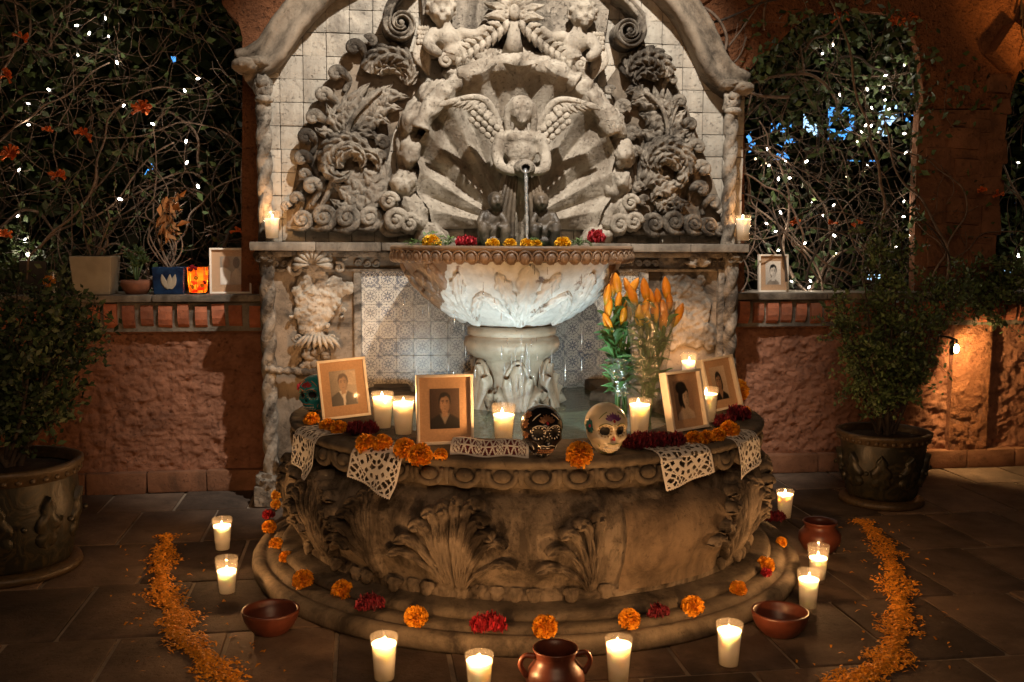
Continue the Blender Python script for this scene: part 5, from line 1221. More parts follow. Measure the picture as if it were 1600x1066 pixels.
paper('white cut paper with skull motif hanging left of the suited man portrait', rang(592, 703), .178, 0, .115, .22, 2)
paper('white cut paper hanging under the leaning right frame', rang(1070, 704), .190, 0, .095, -.16, 3)
paper('narrow white cut paper at the far right of the rim', rang(1152, 680), .165, 0, .115, -.22, 4)
plain('dark_red_paper', (.13, .012, .018), .8, .2)
def strip(name, mat, off, holes, parent=None):
    b = MB(); a0, a1 = rang(697, 716), rang(826, 716); v = []; f = []; nu, nv = 120, 24
    for j in range(nv + 1):
        for i in range(nu + 1):
            s = j / nv; an = a0 + (a1 - a0) * i / nu; r = .806 - .030 * s ** 2 - off; z = RZ + .003 + .044 * math.sin(s * 1.35) / math.sin(1.35) + .003 * math.sin(i * .09)
            v.append((BC.x + r * math.cos(an), BC.y + r * math.sin(an), z))
    for j in range(nv):
        for i in range(nu):
            if not (holes and hole(-1 + 2 * (i + .5) / nu, -1 + 2 * (j + .5) / nv, 'strip')): f.append((j * (nu + 1) + i, j * (nu + 1) + i + 1, (j + 1) * (nu + 1) + i + 1, (j + 1) * (nu + 1) + i))
    b.add(v, f); o = b.obj(name, MAT[mat], fix=False); sd = o.modifiers.new('thickness', 'SOLIDIFY'); sd.thickness = .0008
    return o
o = strip('paper_strip', 'paper', 0, True); tag(o, 'folded white cut paper strip over dark red paper, left of the black skull', 'cut paper')
q = strip('red_lining', 'dark_red_paper', .004, False); q.parent = o

# ================================================================== clay ware
def ware(name, label, loc, prof, mat='clay', rz=0.):
    t = thing(name, label, 'pottery', loc); t.rotation_euler = (0, 0, rz)
    b = MB(); P = []
    for i in range(len(prof) - 1):
        (r0, z0), (r1, z1) = prof[i], prof[i + 1]; k = max(1, int(math.hypot(r1 - r0, z1 - z0) / .008)); P += [(r0 + (r1 - r0) * j / k, z0 + (z1 - z0) * j / k) for j in range(k)]
    P.append(prof[-1]); b.lathe(P, 56, fn=lambda r, z, a: (r * (1 + .006 * math.sin(3 * a + z * 30)), z)); o = b.obj('body', MAT[mat]); o.parent = t; return t
bowl_p = [(0, .004), (.045, 0), (.05, .004), (.066, .022), (.076, .042), (.080, .060), (.0805, .066), (.077, .068), (.073, .062), (.066, .04), (.05, .016), (0, .012)]
p = G(423, 952, .065); ware('clay_bowl', 'shallow glazed clay bowl on the floor left of the basin', (p.x, p.y, 0), bowl_p)
p = G(1219, 955, .065); ware('clay_bowl', 'shallow glazed clay bowl on the floor right of the basin', (p.x, p.y, 0), bowl_p)
p = G(1281, 820, .10); t = ware('clay_pot', 'round dark clay pot with collar behind the right candles', (p.x, p.y, 0), [(0, 0), (.04, 0), (.058, .015), (.074, .045), (.074, .068), (.060, .086), (.052, .094), (.054, .104), (.062, .112), (.060, .116), (.053, .112), (.046, .098), (.055, .08), (.064, .05), (.03, .012), (0, .01)])
p = G(868, 1014, .125); t = ware('clay_jug', 'clay jug with two handles at the bottom edge', (p.x, p.y, 0), [(0, 0), (.045, 0), (.064, .02), (.072, .05), (.066, .075), (.054, .092), (.048, .102), (.049, .115), (.055, .125), (.0545, .129), (.050, .127), (.044, .108), (.048, .095), (.06, .07), (.03, .01), (0, .01)])
for s in (-1, 1):
    b = MB(); b.tube(smooth_path([(s * .050, 0, .110), (s * .076, 0, .112), (s * .086, 0, .09), (s * .070, 0, .062)], 14), [.0085 - .0025 * math.sin(PI * i / 14) for i in range(15)], 8); o = b.obj('handle', MAT['clay']); o.parent = t

# ================================================================== petals strewn in two curved paths
def petals(name, label, pts, w0, n, seed, stray):
    rr = random.Random(seed); P = smooth_path([G(x, y, 0) for x, y in pts], 60); b = MB()
    for k in range(n):
        i = rr.uniform(0, 59.99); j = int(i); c = P[j].lerp(P[j + 1], i - j); T = (P[j + 1] - P[j]).normalized(); Sd = Vector((-T.y, T.x, 0))
        wv = w0 * (.8 + .35 * math.sin(i * .55 + seed) + .2 * math.sin(i * 1.7)); off = max(-1.15, min(1.15, rr.gauss(0, .52))) * wv
        if k < stray: off = rr.uniform(-3.2, 3.2) * w0
        c = c + Sd * off + T * rr.uniform(-.02, .02); c.z = .003 + max(0, (1 - abs(off) / wv)) * rr.uniform(0, .007)
        a = rr.uniform(0, 6.28); d = Vector((math.cos(a), math.sin(a), rr.uniform(-.25, .45))).normalized(); s = Vector((-d.y, d.x, rr.uniform(-.4, .4))).normalized()
        L_ = rr.uniform(.005, .0115); wd = rr.uniform(.002, .0042); up_ = Vector((0, 0, rr.uniform(.001, .005)))
        b.add([c - d * L_, c - s * wd + up_, c + s * wd + up_, c + d * L_ + s * wd * .6, c + d * L_ - s * wd * .6], [(0, 1, 2), (1, 4, 3, 2)])
    o = b.obj(name, MAT['petal'], fix=False, smooth=False); return tag(o, label, 'petals', kind='stuff')
petals('petal_path', 'curved path of scattered orange marigold petals on the left floor', [(262, 838), (256, 870), (252, 905), (262, 940), (285, 965), (272, 985), (300, 1010), (330, 1040), (370, 1075)], .050, 4200, 3, 90)
petals('petal_path', 'curved path of scattered orange marigold petals on the right floor', [(1345, 815), (1375, 845), (1392, 885), (1404, 925), (1405, 965), (1398, 1005), (1385, 1035), (1350, 1058), (1290, 1085)], .053, 4800, 9, 90)

# ================================================================== big flower pots with shrubs
t = NT('glazed_pot'); c = t.ramp(t.noise(16, 3, .5, dist=1.2), [(.42, (.012, .013, .009)), (.5, (.04, .03, .014)), (.56, (.014, .014, .009))]); t.bsdf(c, .45, t.noise(16, 3, .5, dist=1.2), .6, .006, Specular_IOR_Level=.5); MAT['glazed_pot'] = t.m
plain('pot_rim', (.06, .04, .02), .45, .5, 60, .4, .003)
def leafcloud(name, mat, pts, size, parent, seed, fold=.25, up_=.3, kind='stuff', asp=.55):
    """many small folded leaves; pts = list of positions"""
    rng = np.random.default_rng(seed); n = len(pts); C = np.array(pts, float)
    d = rng.normal(size=(n, 3)); d[:, 2] += up_; d /= np.linalg.norm(d, axis=1)[:, None]
    q = rng.normal(size=(n, 3)); s = np.cross(d, q); s /= np.linalg.norm(s, axis=1)[:, None]; nn = np.cross(d, s)
    L = (size * rng.uniform(.6, 1.3, n))[:, None]; Wd = L * asp * .5
    v = np.stack([C, C + d * L * .45 - s * Wd + nn * Wd * fold, C + d * L * .5, C + d * L * .45 + s * Wd + nn * Wd * fold, C + d * L], 1).reshape(-1, 3)
    me = bpy.data.meshes.new(name); k = np.arange(n) * 5
    f = np.concatenate([np.stack([k, k + 1, k + 2], 1), np.stack([k, k + 2, k + 3], 1), np.stack([k + 1, k + 4, k + 2], 1), np.stack([k + 2, k + 4, k + 3], 1)])
    me.vertices.add(len(v)); me.vertices.foreach_set('co', v.ravel()); me.loops.add(f.size); me.loops.foreach_set('vertex_index', f.ravel()); me.polygons.add(len(f)); me.polygons.foreach_set('loop_start', np.arange(len(f)) * 3)
    me.update(); me.validate(); me.materials.append(mat)
    o = bpy.data.objects.new(name, me); col.objects.link(o)
    if parent: o.parent = parent
    if kind: o['kind'] = kind
    return o
def shrub(label, base, stems, seed, nleaf, size, mat):
    """stems: list of px-free 3D tip positions; leaves cluster along side twigs"""
    rr = random.Random(seed); t = thing('potted_shrub', label, 'plant', base); B = Vector(base); pts = []
    tw = MB()
    for tip in stems:
        tip = Vector(tip) - B; mid = tip * .5 + Vector((rr.uniform(-.04, .04), rr.uniform(-.04, .04), -.02)); P = smooth_path([Vector((rr.uniform(-.03, .03), rr.uniform(-.03, .03), -.03)), mid, tip], 16)
        b = MB(); b.tube(P, [.009 * (1 - .75 * i / 16) for i in range(17)], 7); o = b.obj('stem', MAT['dark_bark']); o.parent = t
        for k in range(22):
            i = rr.randrange(6, 17); p = P[i]; d = Vector((rr.gauss(0, 1), rr.gauss(0, 1), rr.gauss(.35, .8))).normalized(); L_ = rr.uniform(.05, .15)
            Q = smooth_path([p, p + d * L_ * .5 + Vector((0, 0, .01)), p + d * L_ + Vector((0, 0, rr.uniform(-.02, .02)))], 6); tw.tube(Q, [.0022 * (1 - .6 * j / 6) for j in range(7)], 4, cap=False)
            for j in range(int(nleaf / len(stems) / 22)):
                c = Q[rr.randrange(1, 7)]; pts.append((c.x + rr.gauss(0, .013), c.y + rr.gauss(0, .013), c.z + rr.gauss(0, .013)))
    o = tw.obj('twigs', MAT['dark_bark']); o.parent = t; o['kind'] = 'stuff'
    leafcloud('leaves', mat, pts, size, t, seed); return t
def bigpot(label, c, h, r, rb):
    t = thing('flower_pot', label, 'flower pot', c)
    b = MB(); b.lathe([(0, .03), (rb, .03), (rb + .01, .05), (rb + (r - rb) * .5 + .008, h * .55), (r - .016, h * .86)], 56); o = b.obj('body', MAT['glazed_pot']); o.parent = t
    b = MB(); b.lathe([(r - .018, h * .855), (r - .004, h * .87), (r - .002, h * .93), (r + .006, h * .95), (r + .006, h * .99), (r - .004, h), (r - .018, h * .99), (r - .022, h * .9)], 56); o = b.obj('rim', MAT['pot_rim']); o.parent = t
    for k in range(34):
        a = 2 * PI * k / 34; b = MB(); b.blob((r - .003, 0, h * .90), (.005, .012, .010), 1); o = b.obj('rim_bead', MAT['pot_rim']); o.rotation_euler = (0, 0, a); o.parent = t
    for k in range(9):
        a = 2 * PI * k / 9; b = MB(); rm = rb + (r - rb) * .5 + .012
        b.leaf([Vector((rm - .02, 0, h * .28)), Vector((rm, 0, h * .5)), Vector((rm + .012, 0, h * .74))], Vector((1, 0, 0)), .045, 3, .008, .003, nt=15, ns=8, thick=.02); b.scroll(Vector((rm, .075, h * .5)), .03, 0, 1.2, 1, .008, out=Vector((1, 0, 0)))
        o = b.obj('pot_ornament', MAT['glazed_pot']); o.rotation_euler = (0, 0, a); o.parent = t
    b = MB(); b.lathe([(0, .0), (rb + .03, 0), (rb + .04, .012), (rb + .036, .028), (rb + .01, .034), (0, .034)], 48); o = b.obj('saucer', MAT['pot_rim']); o.parent = t
    b = MB(); b.blob((0, 0, h * .88), (r - .02, r - .02, .02), 3, .15, 4); o = b.obj('soil', MAT['soil']); o.parent = t
    return t
pr_ = G(1376, 784, 0); bigpot('dark glazed flower pot standing by the right wall', pr_, .315, .190, .135)
ylr = pr_.y
shrub('leafy green shrub growing from the right flower pot', (pr_.x, pr_.y, .28), [W(x, y, ylr + dy) for x, y, dy in [(1320, 480, 0), (1350, 430, .05), (1375, 380, .0), (1400, 440, -.08), (1430, 460, .05), (1450, 500, 0), (1330, 530, -.05), (1390, 500, .1), (1470, 455, .05), (1420, 540, -.05), (1360, 560, -.08), (1495, 440, .08), (1310, 505, .05), (1410, 395, .05), (1378, 350, .05)]], 5, 9500, .022, MAT['shrub_leaf'])
pl_ = G(18, 888, 0); bigpot('dark glazed flower pot at the left edge', pl_, .375, .232, .185)
shrub('dim leafy shrub growing from the left edge flower pot', (pl_.x, pl_.y, .34), [W(x, y, pl_.y + dy) for x, y, dy in [(-20, 480, 0), (30, 440, .1), (70, 470, -.05), (110, 500, 0), (140, 520, .05), (50, 520, -.1), (10, 560, 0), (90, 560, .1), (-40, 540, 0), (120, 470, .1), (80, 620, 0)]], 6, 6500, .028, MAT['leaf_dark'])
for k, (x, y) in enumerate([(1540, 400), (1560, 440), (1590, 470), (1530, 450), (1600, 440), (1520, 490), (1575, 500)]): pass
shrub('leafy branches spilling over the right wall ledge', (W(1560, 470, .22).x, .32, .90), [W(x, y, .12) for x, y in [(1520, 430), (1560, 410), (1600, 430), (1580, 470), (1530, 480), (1610, 480), (1490, 455), (1570, 510)]], 8, 2400, .026, MAT['shrub_leaf'])
shrub('small bushy plant on the left ledge behind the pots', (W(60, 440, .45).x, .45, .88), [W(x, y, .45) for x, y in [(20, 380), (60, 400), (-10, 420), (40, 440), (100, 420)]], 11, 900, .028, MAT['leaf'])

# ================================================================== pots on the left ledge
LZ = .8715
def ledge(px, y): p = W(px, 458, y); return (p.x, y, LZ)
plain('white_pot', (.34, .30, .23), .7, .15, 14, .3, .003); plain('terracotta', (.22, .09, .05), .8, .25, 20, .3, .003)
t = thing('square_pot', 'off white square tapered flower pot on the left ledge', 'flower pot', ledge(151, .34))
def sq(h, w0, w1, mat, th=.008):
    b = MB(); v = []
    for w_, z in ((w0, 0), (w1, h), (w1 - th * 2, h), (w0 - th, .02)): v += [(-w_ / 2, -w_ / 2, z), (w_ / 2, -w_ / 2, z), (w_ / 2, w_ / 2, z), (-w_ / 2, w_ / 2, z)]
    f = [(0, 3, 2, 1)] + [(k * 4 + i, k * 4 + (i + 1) % 4, (k + 1) * 4 + (i + 1) % 4, (k + 1) * 4 + i) for k in range(3) for i in range(4)] + [(12, 13, 14, 15)]
    b.add(v, f); return b
o = sq(.165, .148, .172, 0).obj('body', MAT['white_pot'], smooth=False); bv = o.modifiers.new('bevel', 'BEVEL'); bv.width = .006; bv.segments = 2; o.parent = t
b = MB(); b.blob((0, 0, .152), (.075, .075, .016), 3, .4, 5); o = b.obj('soil', MAT['soil']); o.parent = t
def potplant(label, base, tips, seed, mat, size, nl, rad=.004, curl=.05):
    rr = random.Random(seed); t = thing('pot_plant', label, 'plant', base); B = Vector(base); pts = []
    for tip in tips:
        tip = Vector(tip) - B; P = smooth_path([(rr.uniform(-.02, .02), rr.uniform(-.02, .02), -.01), tip * .35 + Vector((rr.uniform(-curl, curl), 0, 0)), tip * .7 + Vector((rr.uniform(-curl, curl), 0, 0)), tip], 20)
        b = MB(); b.tube(P, [rad * (1 - .55 * i / 20) for i in range(21)], 6); o = b.obj('stem', MAT['bark']); o.parent = t
        for k in range(nl): c = P[rr.randrange(8, 21)]; pts.append((c.x + rr.gauss(0, .012), c.y + rr.gauss(0, .012), c.z + rr.gauss(0, .01)))
    leafcloud('leaves', mat, pts, size, t, seed, up_=.6); return t
bx = ledge(151, .34)
potplant('bare curling stems growing from the off white square pot', (bx[0], bx[1], LZ + .155), [W(115, 305, .34), (W(165, 318, .34)), W(175, 340, .36), W(140, 370, .32), W(128, 345, .33), W(190, 390, .34)], 3, MAT['leaf'], .03, 9)
t = thing('terracotta_pot', 'small round terracotta pot on the left ledge', 'flower pot', ledge(214, .33)); b = MB(); b.lathe([(0, 0), (.042, 0), (.058, .02), (.066, .045), (.064, .062), (.056, .060), (.05, .03), (0, .02)], 32); o = b.obj('body', MAT['terracotta']); o.parent = t; b = MB(); b.blob((0, 0, .048), (.055, .055, .01), 2, .3, 4); o = b.obj('soil', MAT['soil']); o.parent = t
sx = ledge(214, .33); rr = random.Random(5)
t = thing('succulent', 'green succulent rosettes in the small terracotta pot', 'plant', (sx[0], sx[1], LZ + .05)); plain('succulent', (.07, .13, .055), .5, .3, island=True)
for x, z in ((-.02, .10), (.012, .125), (.03, .09), (-.005, .07)):
    b = MB(); b.tube([(0, 0, 0), (x * .6, 0, z * .6), (x, 0, z)], [.005, .004, .004], 6)
    for k in range(16):
        a = k * 2.4; e = .2 + .8 * (k / 16); d = Vector((math.cos(a) * (1.2 - e), math.sin(a) * (1.2 - e), e)).normalized(); c = Vector((x, 0, z)); b.leaf([c, c + d * .018, c + d * .036], d.orthogonal(), .006, 1, .002, .0005, nt=5, ns=4, thick=.002, notch=.02)
    o = b.obj('rosette', MAT['succulent']); o.parent = t
t = NT('blue_glaze'); t.bsdf(t.ramp(t.noise(14, 3), [(.4, (.008, .016, .045)), (.6, (.015, .04, .10))]), .2, Specular_IOR_Level=.6); MAT['blue_glaze'] = t.m
t = thing('blue_pot', 'dark blue glazed square pot with white leaf motif on the left ledge', 'flower pot', ledge(268, .35)); o = sq(.118, .125, .136, 0).obj('body', MAT['blue_glaze'], smooth=False); bv = o.modifiers.new('bevel', 'BEVEL'); bv.width = .005; bv.segments = 2; o.parent = t
for dx, an in ((-.018, .35), (.006, -.15), (.022, -.6)):
    b = MB(); b.leaf([Vector((.005 + dx * .2, -.0655, .025)), Vector((dx, -.0668, .055)), Vector((dx * 1.4, -.0683, .088))], NY, .013, 1, .001, .0003, nt=8, ns=4, thick=.002, notch=.02); o = b.obj('leaf_motif', MAT['white_pot']); o.parent = t
b = MB(); b.blob((0, 0, .106), (.058, .058, .012), 2, .3, 4); o = b.obj('soil', MAT['soil']); o.parent = t
bx = ledge(268, .35); potplant('straggly dry branches rising from the dark blue pot', (bx[0], bx[1], LZ + .11), [W(230, 250, .4), W(215, 290, .38), W(250, 300, .36), W(240, 200, .42), W(285, 330, .38), W(262, 350, .36)], 9, MAT['leaf'], .028, 7, .0045, .08)
# hanging dry leaves
t = thing('dried_leaves', 'bunch of dry brown leaves hanging above the blue pot', 'plant', W(268, 345, .34)); pts = [tuple(W(266 + R.gauss(0, 7), 330 + R.uniform(-26, 34), .34 + R.gauss(0, .015)) - W(268, 345, .34)) for k in range(60)]
leafcloud('leaves', MAT['dry_leaf'], pts, .055, t, 4, .5, -1.2, kind='stuff'); b = MB(); q0 = W(268, 345, .34); b.tube([W(275, 300, .36) - q0, W(266, 330, .34) - q0, W(262, 380, .34) - q0], .002, 5); o = b.obj('stem', MAT['bark']); o.parent = t
# stained glass lantern
t = NT('stained_glass'); vo = t.n('TexVoronoi'); vo.inputs['Scale'].default_value = 48; t.l(t.pos(), vo.inputs['Vector']); c = t.ramp(t.math('FRACT', t.math('MULTIPLY', vo.outputs['Color'], 1.)), [(.2, (.85, .10, .01)), (.4, (.95, .45, .05)), (.6, (.6, .02, .01)), (.8, (.9, .30, .02))])
tr = t.n('BsdfTranslucent'); t.l(c, tr.inputs[0]); df = t.n('BsdfDiffuse'); t.l(c, df.inputs[0]); mx = t.n('MixShader'); mx.inputs[0].default_value = .25; t.l(tr.outputs[0], mx.inputs[1]); t.l(df.outputs[0], mx.inputs[2]); t.l(mx.outputs[0], t.out.inputs[0]); MAT['stained_glass'] = t.m
t = thing('lantern', 'glowing orange stained glass lantern beside the left ledge frame', 'lantern', ledge(310, .32))
b = MB(); b.lathe([(.030, .004), (.038, .01), (.043, .06), (.046, .118)], 8); o = b.obj('glass_wall', MAT['stained_glass'], smooth=False, fix=False); o.parent = t
b = MB(); b.lathe([(0, 0), (.034, 0), (.036, .006), (0, .008)], 16); o = b.obj('base', MAT['iron']); o.parent = t
for k in range(8):
    a = 2 * PI * k / 8; b = MB(); b.tube([Vector((.0305 * math.cos(a), .0305 * math.sin(a), .004)), Vector((.0435 * math.cos(a), .0435 * math.sin(a), .06)), Vector((.0465 * math.cos(a), .0465 * math.sin(a), .118))], .0016, 5); o = b.obj('lead_strip', MAT['iron']); o.parent = t
rr = random.Random(8)
for k in range(7):
    a = rr.uniform(-2.4, -.7); z_ = rr.uniform(.03, .12); o = inst('flower_ornament', MG[k % 4] if k % 2 else CX2[1], t, (.05 * math.cos(a), .05 * math.sin(a), z_), (1.2, 0, rr.uniform(0, 6)), .3)
lamp('lantern_light', 'POINT', (0, 0, .06), .45, (1, .45, .14), .012, parent=t)
plain('slate', (.035, .03, .027), .7, .3, 20, .4, .003)
b = MB(); b.bbox((0, 0, .07), (.11, .02, .15), .004, rot=rotmat(.1, .1, 0), jit=.006); o = b.obj('slate_tile', MAT['slate']); o.location = ledge(52, .37); tag(o, 'dark roof slate propped on the far left of the ledge', 'slate')
b = MB(); b.lathe([(0, 0), (.034, 0), (.036, .006), (.037, .09), (.034, .098), (.0325, .096), (.034, .088), (.033, .008), (0, .006)], 28); o = b.obj('glass_jar', MAT['clear_glass']); o.location = ledge(85, .31); tag(o, 'empty clear glass jar on the left ledge', 'jar')
o = inst('ledge_flower', MG[0], None, Vector(ledge(79, .33)) + Vector((0, 0, .05)), (.9, 0, 0), .8); tag(o, 'orange flower head behind the clear jar on the left ledge', 'flower')

# ================================================================== lilies in the pool
t = NT('lily_bud'); sp = t.n('SeparateXYZ'); t.l(t.objc(), sp.inputs[0]); oi = t.n('ObjectInfo')
c = t.ramp(t.math('MULTIPLY', sp.outputs[2], 13.5), [(.0, (.16, .24, .04)), (.22, (.55, .34, .03)), (.45, (.80, .33, .02)), (1., (.74, .25, .015))])
c = t.mix(1., c, t.ramp(oi.outputs['Random'], [(0., (.75, .70, .7)), (.8, (1.1, 1.15, 1.)), (1., (.8, 1.2, .9))]), 'MULTIPLY'); t.bsdf(c, .5, t.noise(90, 3), .3, .002); MAT['lily_bud'] = t.m
plain('lily_green', (.05, .13, .035), .45, .35, island=True)
clear('cellophane', (.96, .97, .95), .25, .22, 24, milk=.13)
b = MB(); b.lathe([(0, 0), (.004, .002), (.010, .018), (.0125, .036), (.0105, .054), (.005, .068), (0, .074)], 12, fn=lambda r, z, a: (r * (1 + .10 * math.cos(3 * a)), z)); lily = mesh_of(b, 'bud', MAT['lily_bud'])
def bouquet(label, base, tips, lean, seed, nleaf, film):
    rr = random.Random(seed); t = thing('lily_bouquet', label, 'bouquet', base); B = Vector(base); lv = MB()
    for tip in tips:
        tp = Vector(tip) - B; P = smooth_path([(rr.uniform(-.025, .025), rr.uniform(-.025, .025), 0), tp * .5 + Vector((0, 0, .02)), tp], 14); b = MB(); b.tube(P, [.0038] * 15, 5); o = b.obj('stem', MAT['lily_green']); o.parent = t
        d = (P[-1] - P[-3]).normalized() + Vector((rr.uniform(-.5, .5), rr.uniform(-.5, .1), 0)); o = inst('bud', lily, t, P[-1], (0, 0, 0), rr.uniform(1.0, 1.35)); o.rotation_euler = d.to_track_quat('Z', 'Y').to_euler()
        for k in range(nleaf):
            i = rr.randrange(3, 13); c = P[i]; a = rr.uniform(0, 6.28); dd = Vector((math.cos(a) * .8, math.sin(a) * .8, rr.uniform(.2, 1.))).normalized(); L_ = rr.uniform(.05, .10)
            lv.leaf([c, c + dd * L_ * .5 + Vector((0, 0, .008)), c + dd * L_ - Vector((0, 0, .012))], dd.orthogonal(), .0085, 1, .001, .0004, nt=6, ns=4, thick=.0004, notch=.0)
    o = lv.obj('leaves', MAT['lily_green'], fix=False); o.parent = t; o['kind'] = 'stuff'
    for r0, r1, z0, z1, off in film:
        b = MB(); v = []; f = []; n, k = 48, 30
        for j in range(k + 1):
            s = j / k
            for i in range(n):
                a = 2 * PI * i / n; r = (r0 + (r1 - r0) * s) * (1 + .10 * math.sin(5 * a + 6 * s) + .12 * nz((math.cos(a) * 2, math.sin(a) * 2, s * 9), 1.3, seed)); v.append((off[0] * s + r * math.cos(a), off[1] * s + r * math.sin(a), z0 + (z1 - z0) * s))
        for j in range(k):
            for i in range(n): f.append((j * n + i, j * n + (i + 1) % n, (j + 1) * n + (i + 1) % n, (j + 1) * n + i))
        b.add(v, f); o = b.obj('film_wrap', MAT['cellophane'], fix=False); o.parent = t
    return t
b1 = (W(972, 640, -.70).x, -.70, .478); b2 = (W(1008, 640, -.78).x, -.78, .478)
bouquet('bunch of orange lily buds wrapped in film, nearer the bowl', b1, [W(x, y, -.70) for x, y in [(946, 478), (957, 465), (968, 462), (978, 470), (988, 466), (950, 500), (965, 490), (985, 500), (972, 512), (957, 520)]], 0, 1, 17, [(.036, .045, .07, .21, (-.01, 0))])
bouquet('taller bunch of orange lily buds in clear cellophane by the portrait frame', b2, [W(x, y, -.78) for x, y in [(995, 478), (1004, 500), (1010, 472), (1020, 485), (1030, 478), (1038, 498), (1046, 488), (1024, 506), (1050, 512), (1034, 520), (1000, 518), (1015, 512), (1043, 470)]], 0, 2, 10, [(.045, .085, .04, .42, (.02, 0))])
o = inst('orange_flower', MG[2], None, W(1150, 612, -.55), (1.2, 0, -.4), (1.5, 1.5, 1.5)); tag(o, 'big orange paper flower behind the rearmost right frame', 'flower')

# ================================================================== wall lamp on the right
t = thing('wall_lamp', 'small lit wall lamp with bright bulb beside the right pilaster', 'lamp', W(1494, 545, .17)); emit('lamp_bulb', (1, .66, .30), 40)
b = MB(); b.blob((0, 0, 0), (.013, .013, .022), 3); o = b.obj('bulb', MAT['lamp_bulb']); o.parent = t
b = MB(); b.tube([(0, 0, .022), (0, 0, .04), (-.01, .05, .05), (-.02, .16, .05)], .006, 7); o = b.obj('bracket', MAT['iron']); o.parent = t
b = MB(); b.lathe([(.03, -.03), (.03, .03), (.02, .042), (0, .045)], 16, a0=PI * .45, a1=PI * 1.2); o = b.obj('shade', MAT['iron'], fix=False); sd = o.modifiers.new('thickness', 'SOLIDIFY'); sd.thickness = .002; o.parent = t
lamp('lamp_light', 'SPOT', (0.0, -.002, 0), 190, (1, .60, .24), .014, None, 150, .6, parent=t).rotation_euler = Vector((.75, .45, -.5)).to_track_quat('-Z', 'Y').to_euler()

# ================================================================== vines, string lights and the night garden behind
def vines(label, seed, x0, x1, y0, y1, Y0, Y1, nst, ntw, nlf, lsize, leafreg):
    rr = random.Random(seed); t = thing('vine_thicket', label, 'vine', (W((x0 + x1) / 2, y1, Y0).x, (Y0 + Y1) / 2, .87)); B = t.location.copy(); tw = MB(); pts = []
    def wander(p, ang, n, step, turn):
        out = []; x, y = p; yy = rr.uniform(Y0, Y1); k = 0
        for i in range(n):
            out.append(W(x, y, yy) - B); ang += rr.gauss(k, turn); k = k * .8 + rr.gauss(0, turn * .5); x += math.cos(ang) * step; y += math.sin(ang) * step; yy = max(Y0, min(Y1, yy + rr.gauss(0, .03)))
            if not (x0 - 25 < x < x1 + 25 and y0 - 40 < y < y1 + 5): ang += 1.2
        return out
    for k in range(nst):
        edge = rr.random(); p = (rr.uniform(x0, x1), y1) if edge < .55 else ((x0 if rr.random() < .5 else x1), rr.uniform(y0, y1)) if edge < .8 else (rr.uniform(x0, x1), rr.uniform(y0, y1)); a = -PI / 2 + rr.gauss(0, .7)
        P = smooth_path(wander(p, a, rr.randrange(7, 15), rr.uniform(22, 36), .28), 40); r0 = rr.choice((.0035, .0045, .006, .008)); b = MB(); b.tube(P, [r0 * (1 - .5 * i / 40) for i in range(41)], 6); o = b.obj('stem', MAT['bark' if rr.random() < .7 else 'dark_bark']); o.parent = t
    for k in range(ntw):
        P = smooth_path(wander((rr.uniform(x0, x1), rr.uniform(y0, y1)), rr.uniform(0, 6.28), rr.randrange(4, 9), rr.uniform(12, 26), .35), 20); tw.tube(P, [.0018 * (1 - .5 * i / 20) for i in range(21)], 4, cap=False)
        if rr.random() < .5:
            for q in range(rr.randrange(1, 6)):
                c = P[rr.randrange(21)]; pts.append((c.x, c.y, c.z))
    o = tw.obj('twigs', MAT['bark']); o.parent = t; o['kind'] = 'stuff'
    for (cx, cy, sx_, sy_, n) in leafreg:
        for q in range(n): c = W(cx + rr.gauss(0, sx_), cy + rr.gauss(0, sy_), rr.uniform(Y0, Y1 + .1)) - B; pts.append(tuple(c))
    leafcloud('leaves', MAT['leaf'], pts, lsize, t, seed, .3, -.2, asp=.6)
    return t
def trumpet(parent, px, py, Y, n, seed, sc=1.):
    rr = random.Random(seed); b = MB(); c = W(px, py, Y) - parent.location
    for k in range(n * 2):
        d = Vector((rr.gauss(0, .8), rr.gauss(-.3, .4), rr.gauss(.5, .5))).normalized(); L_ = rr.uniform(.024, .044) * sc; P = smooth_path([c, c + d * L_ * .6, c + d * L_ + Vector((0, 0, -.006))], 6); b.tube(P, [.0025 + .005 * (i / 6) ** 1.5 for i in range(7)], 6, cap=False)
    o = b.obj('flower_cluster', MAT['trumpet']); o.parent = parent
vl = vines('tangle of woody vines with string lights in the left arch', 21, -10, 378, -10, 460, .36, .85, 52, 360, 0, .042, [(60, 110, 60, 55, 120), (130, 40, 70, 40, 100), (250, 15, 60, 20, 40), (40, 250, 40, 90, 60), (200, 215, 25, 15, 22), (150, 330, 60, 60, 40), (330, 300, 30, 80, 22), (60, 390, 40, 40, 60)])
for k, (x, y, n, s) in enumerate([(222, 172, 14, 1.2), (132, 210, 8, 1.), (15, 242, 12, 1.2), (90, 275, 9, 1.), (75, 205, 4, .8), (10, 120, 6, 1.), (35, 60, 4, 1.), (370, 362, 3, .7), (8, 370, 8, 1.)]): trumpet(vl, x, y, .36, n, k + 40, s)
vr = vines('tangle of woody vines with string lights in the right arch', 33, 1168, 1436, 30, 460, .40, .9, 60, 300, 0, .045, [(1310, 60, 75, 38, 560), (1225, 95, 35, 35, 160), (1400, 100, 40, 45, 260), (1300, 185, 80, 28, 230), (1210, 120, 22, 40, 90), (1330, 150, 70, 30, 120), (1240, 300, 20, 15, 40), (1350, 420, 50, 25, 160), (1230, 430, 40, 20, 100), (1190, 300, 20, 50, 60)])
for k, (x, y, n, s) in enumerate([(1312, 28, 10, 1.1), (1400, 38, 10, 1.2), (1420, 30, 6, 1.), (1245, 348, 5, .8), (1340, 350, 4, .8), (1300, 350, 3, .8)]): trumpet(vr, x, y, .36, n, k + 60, s)
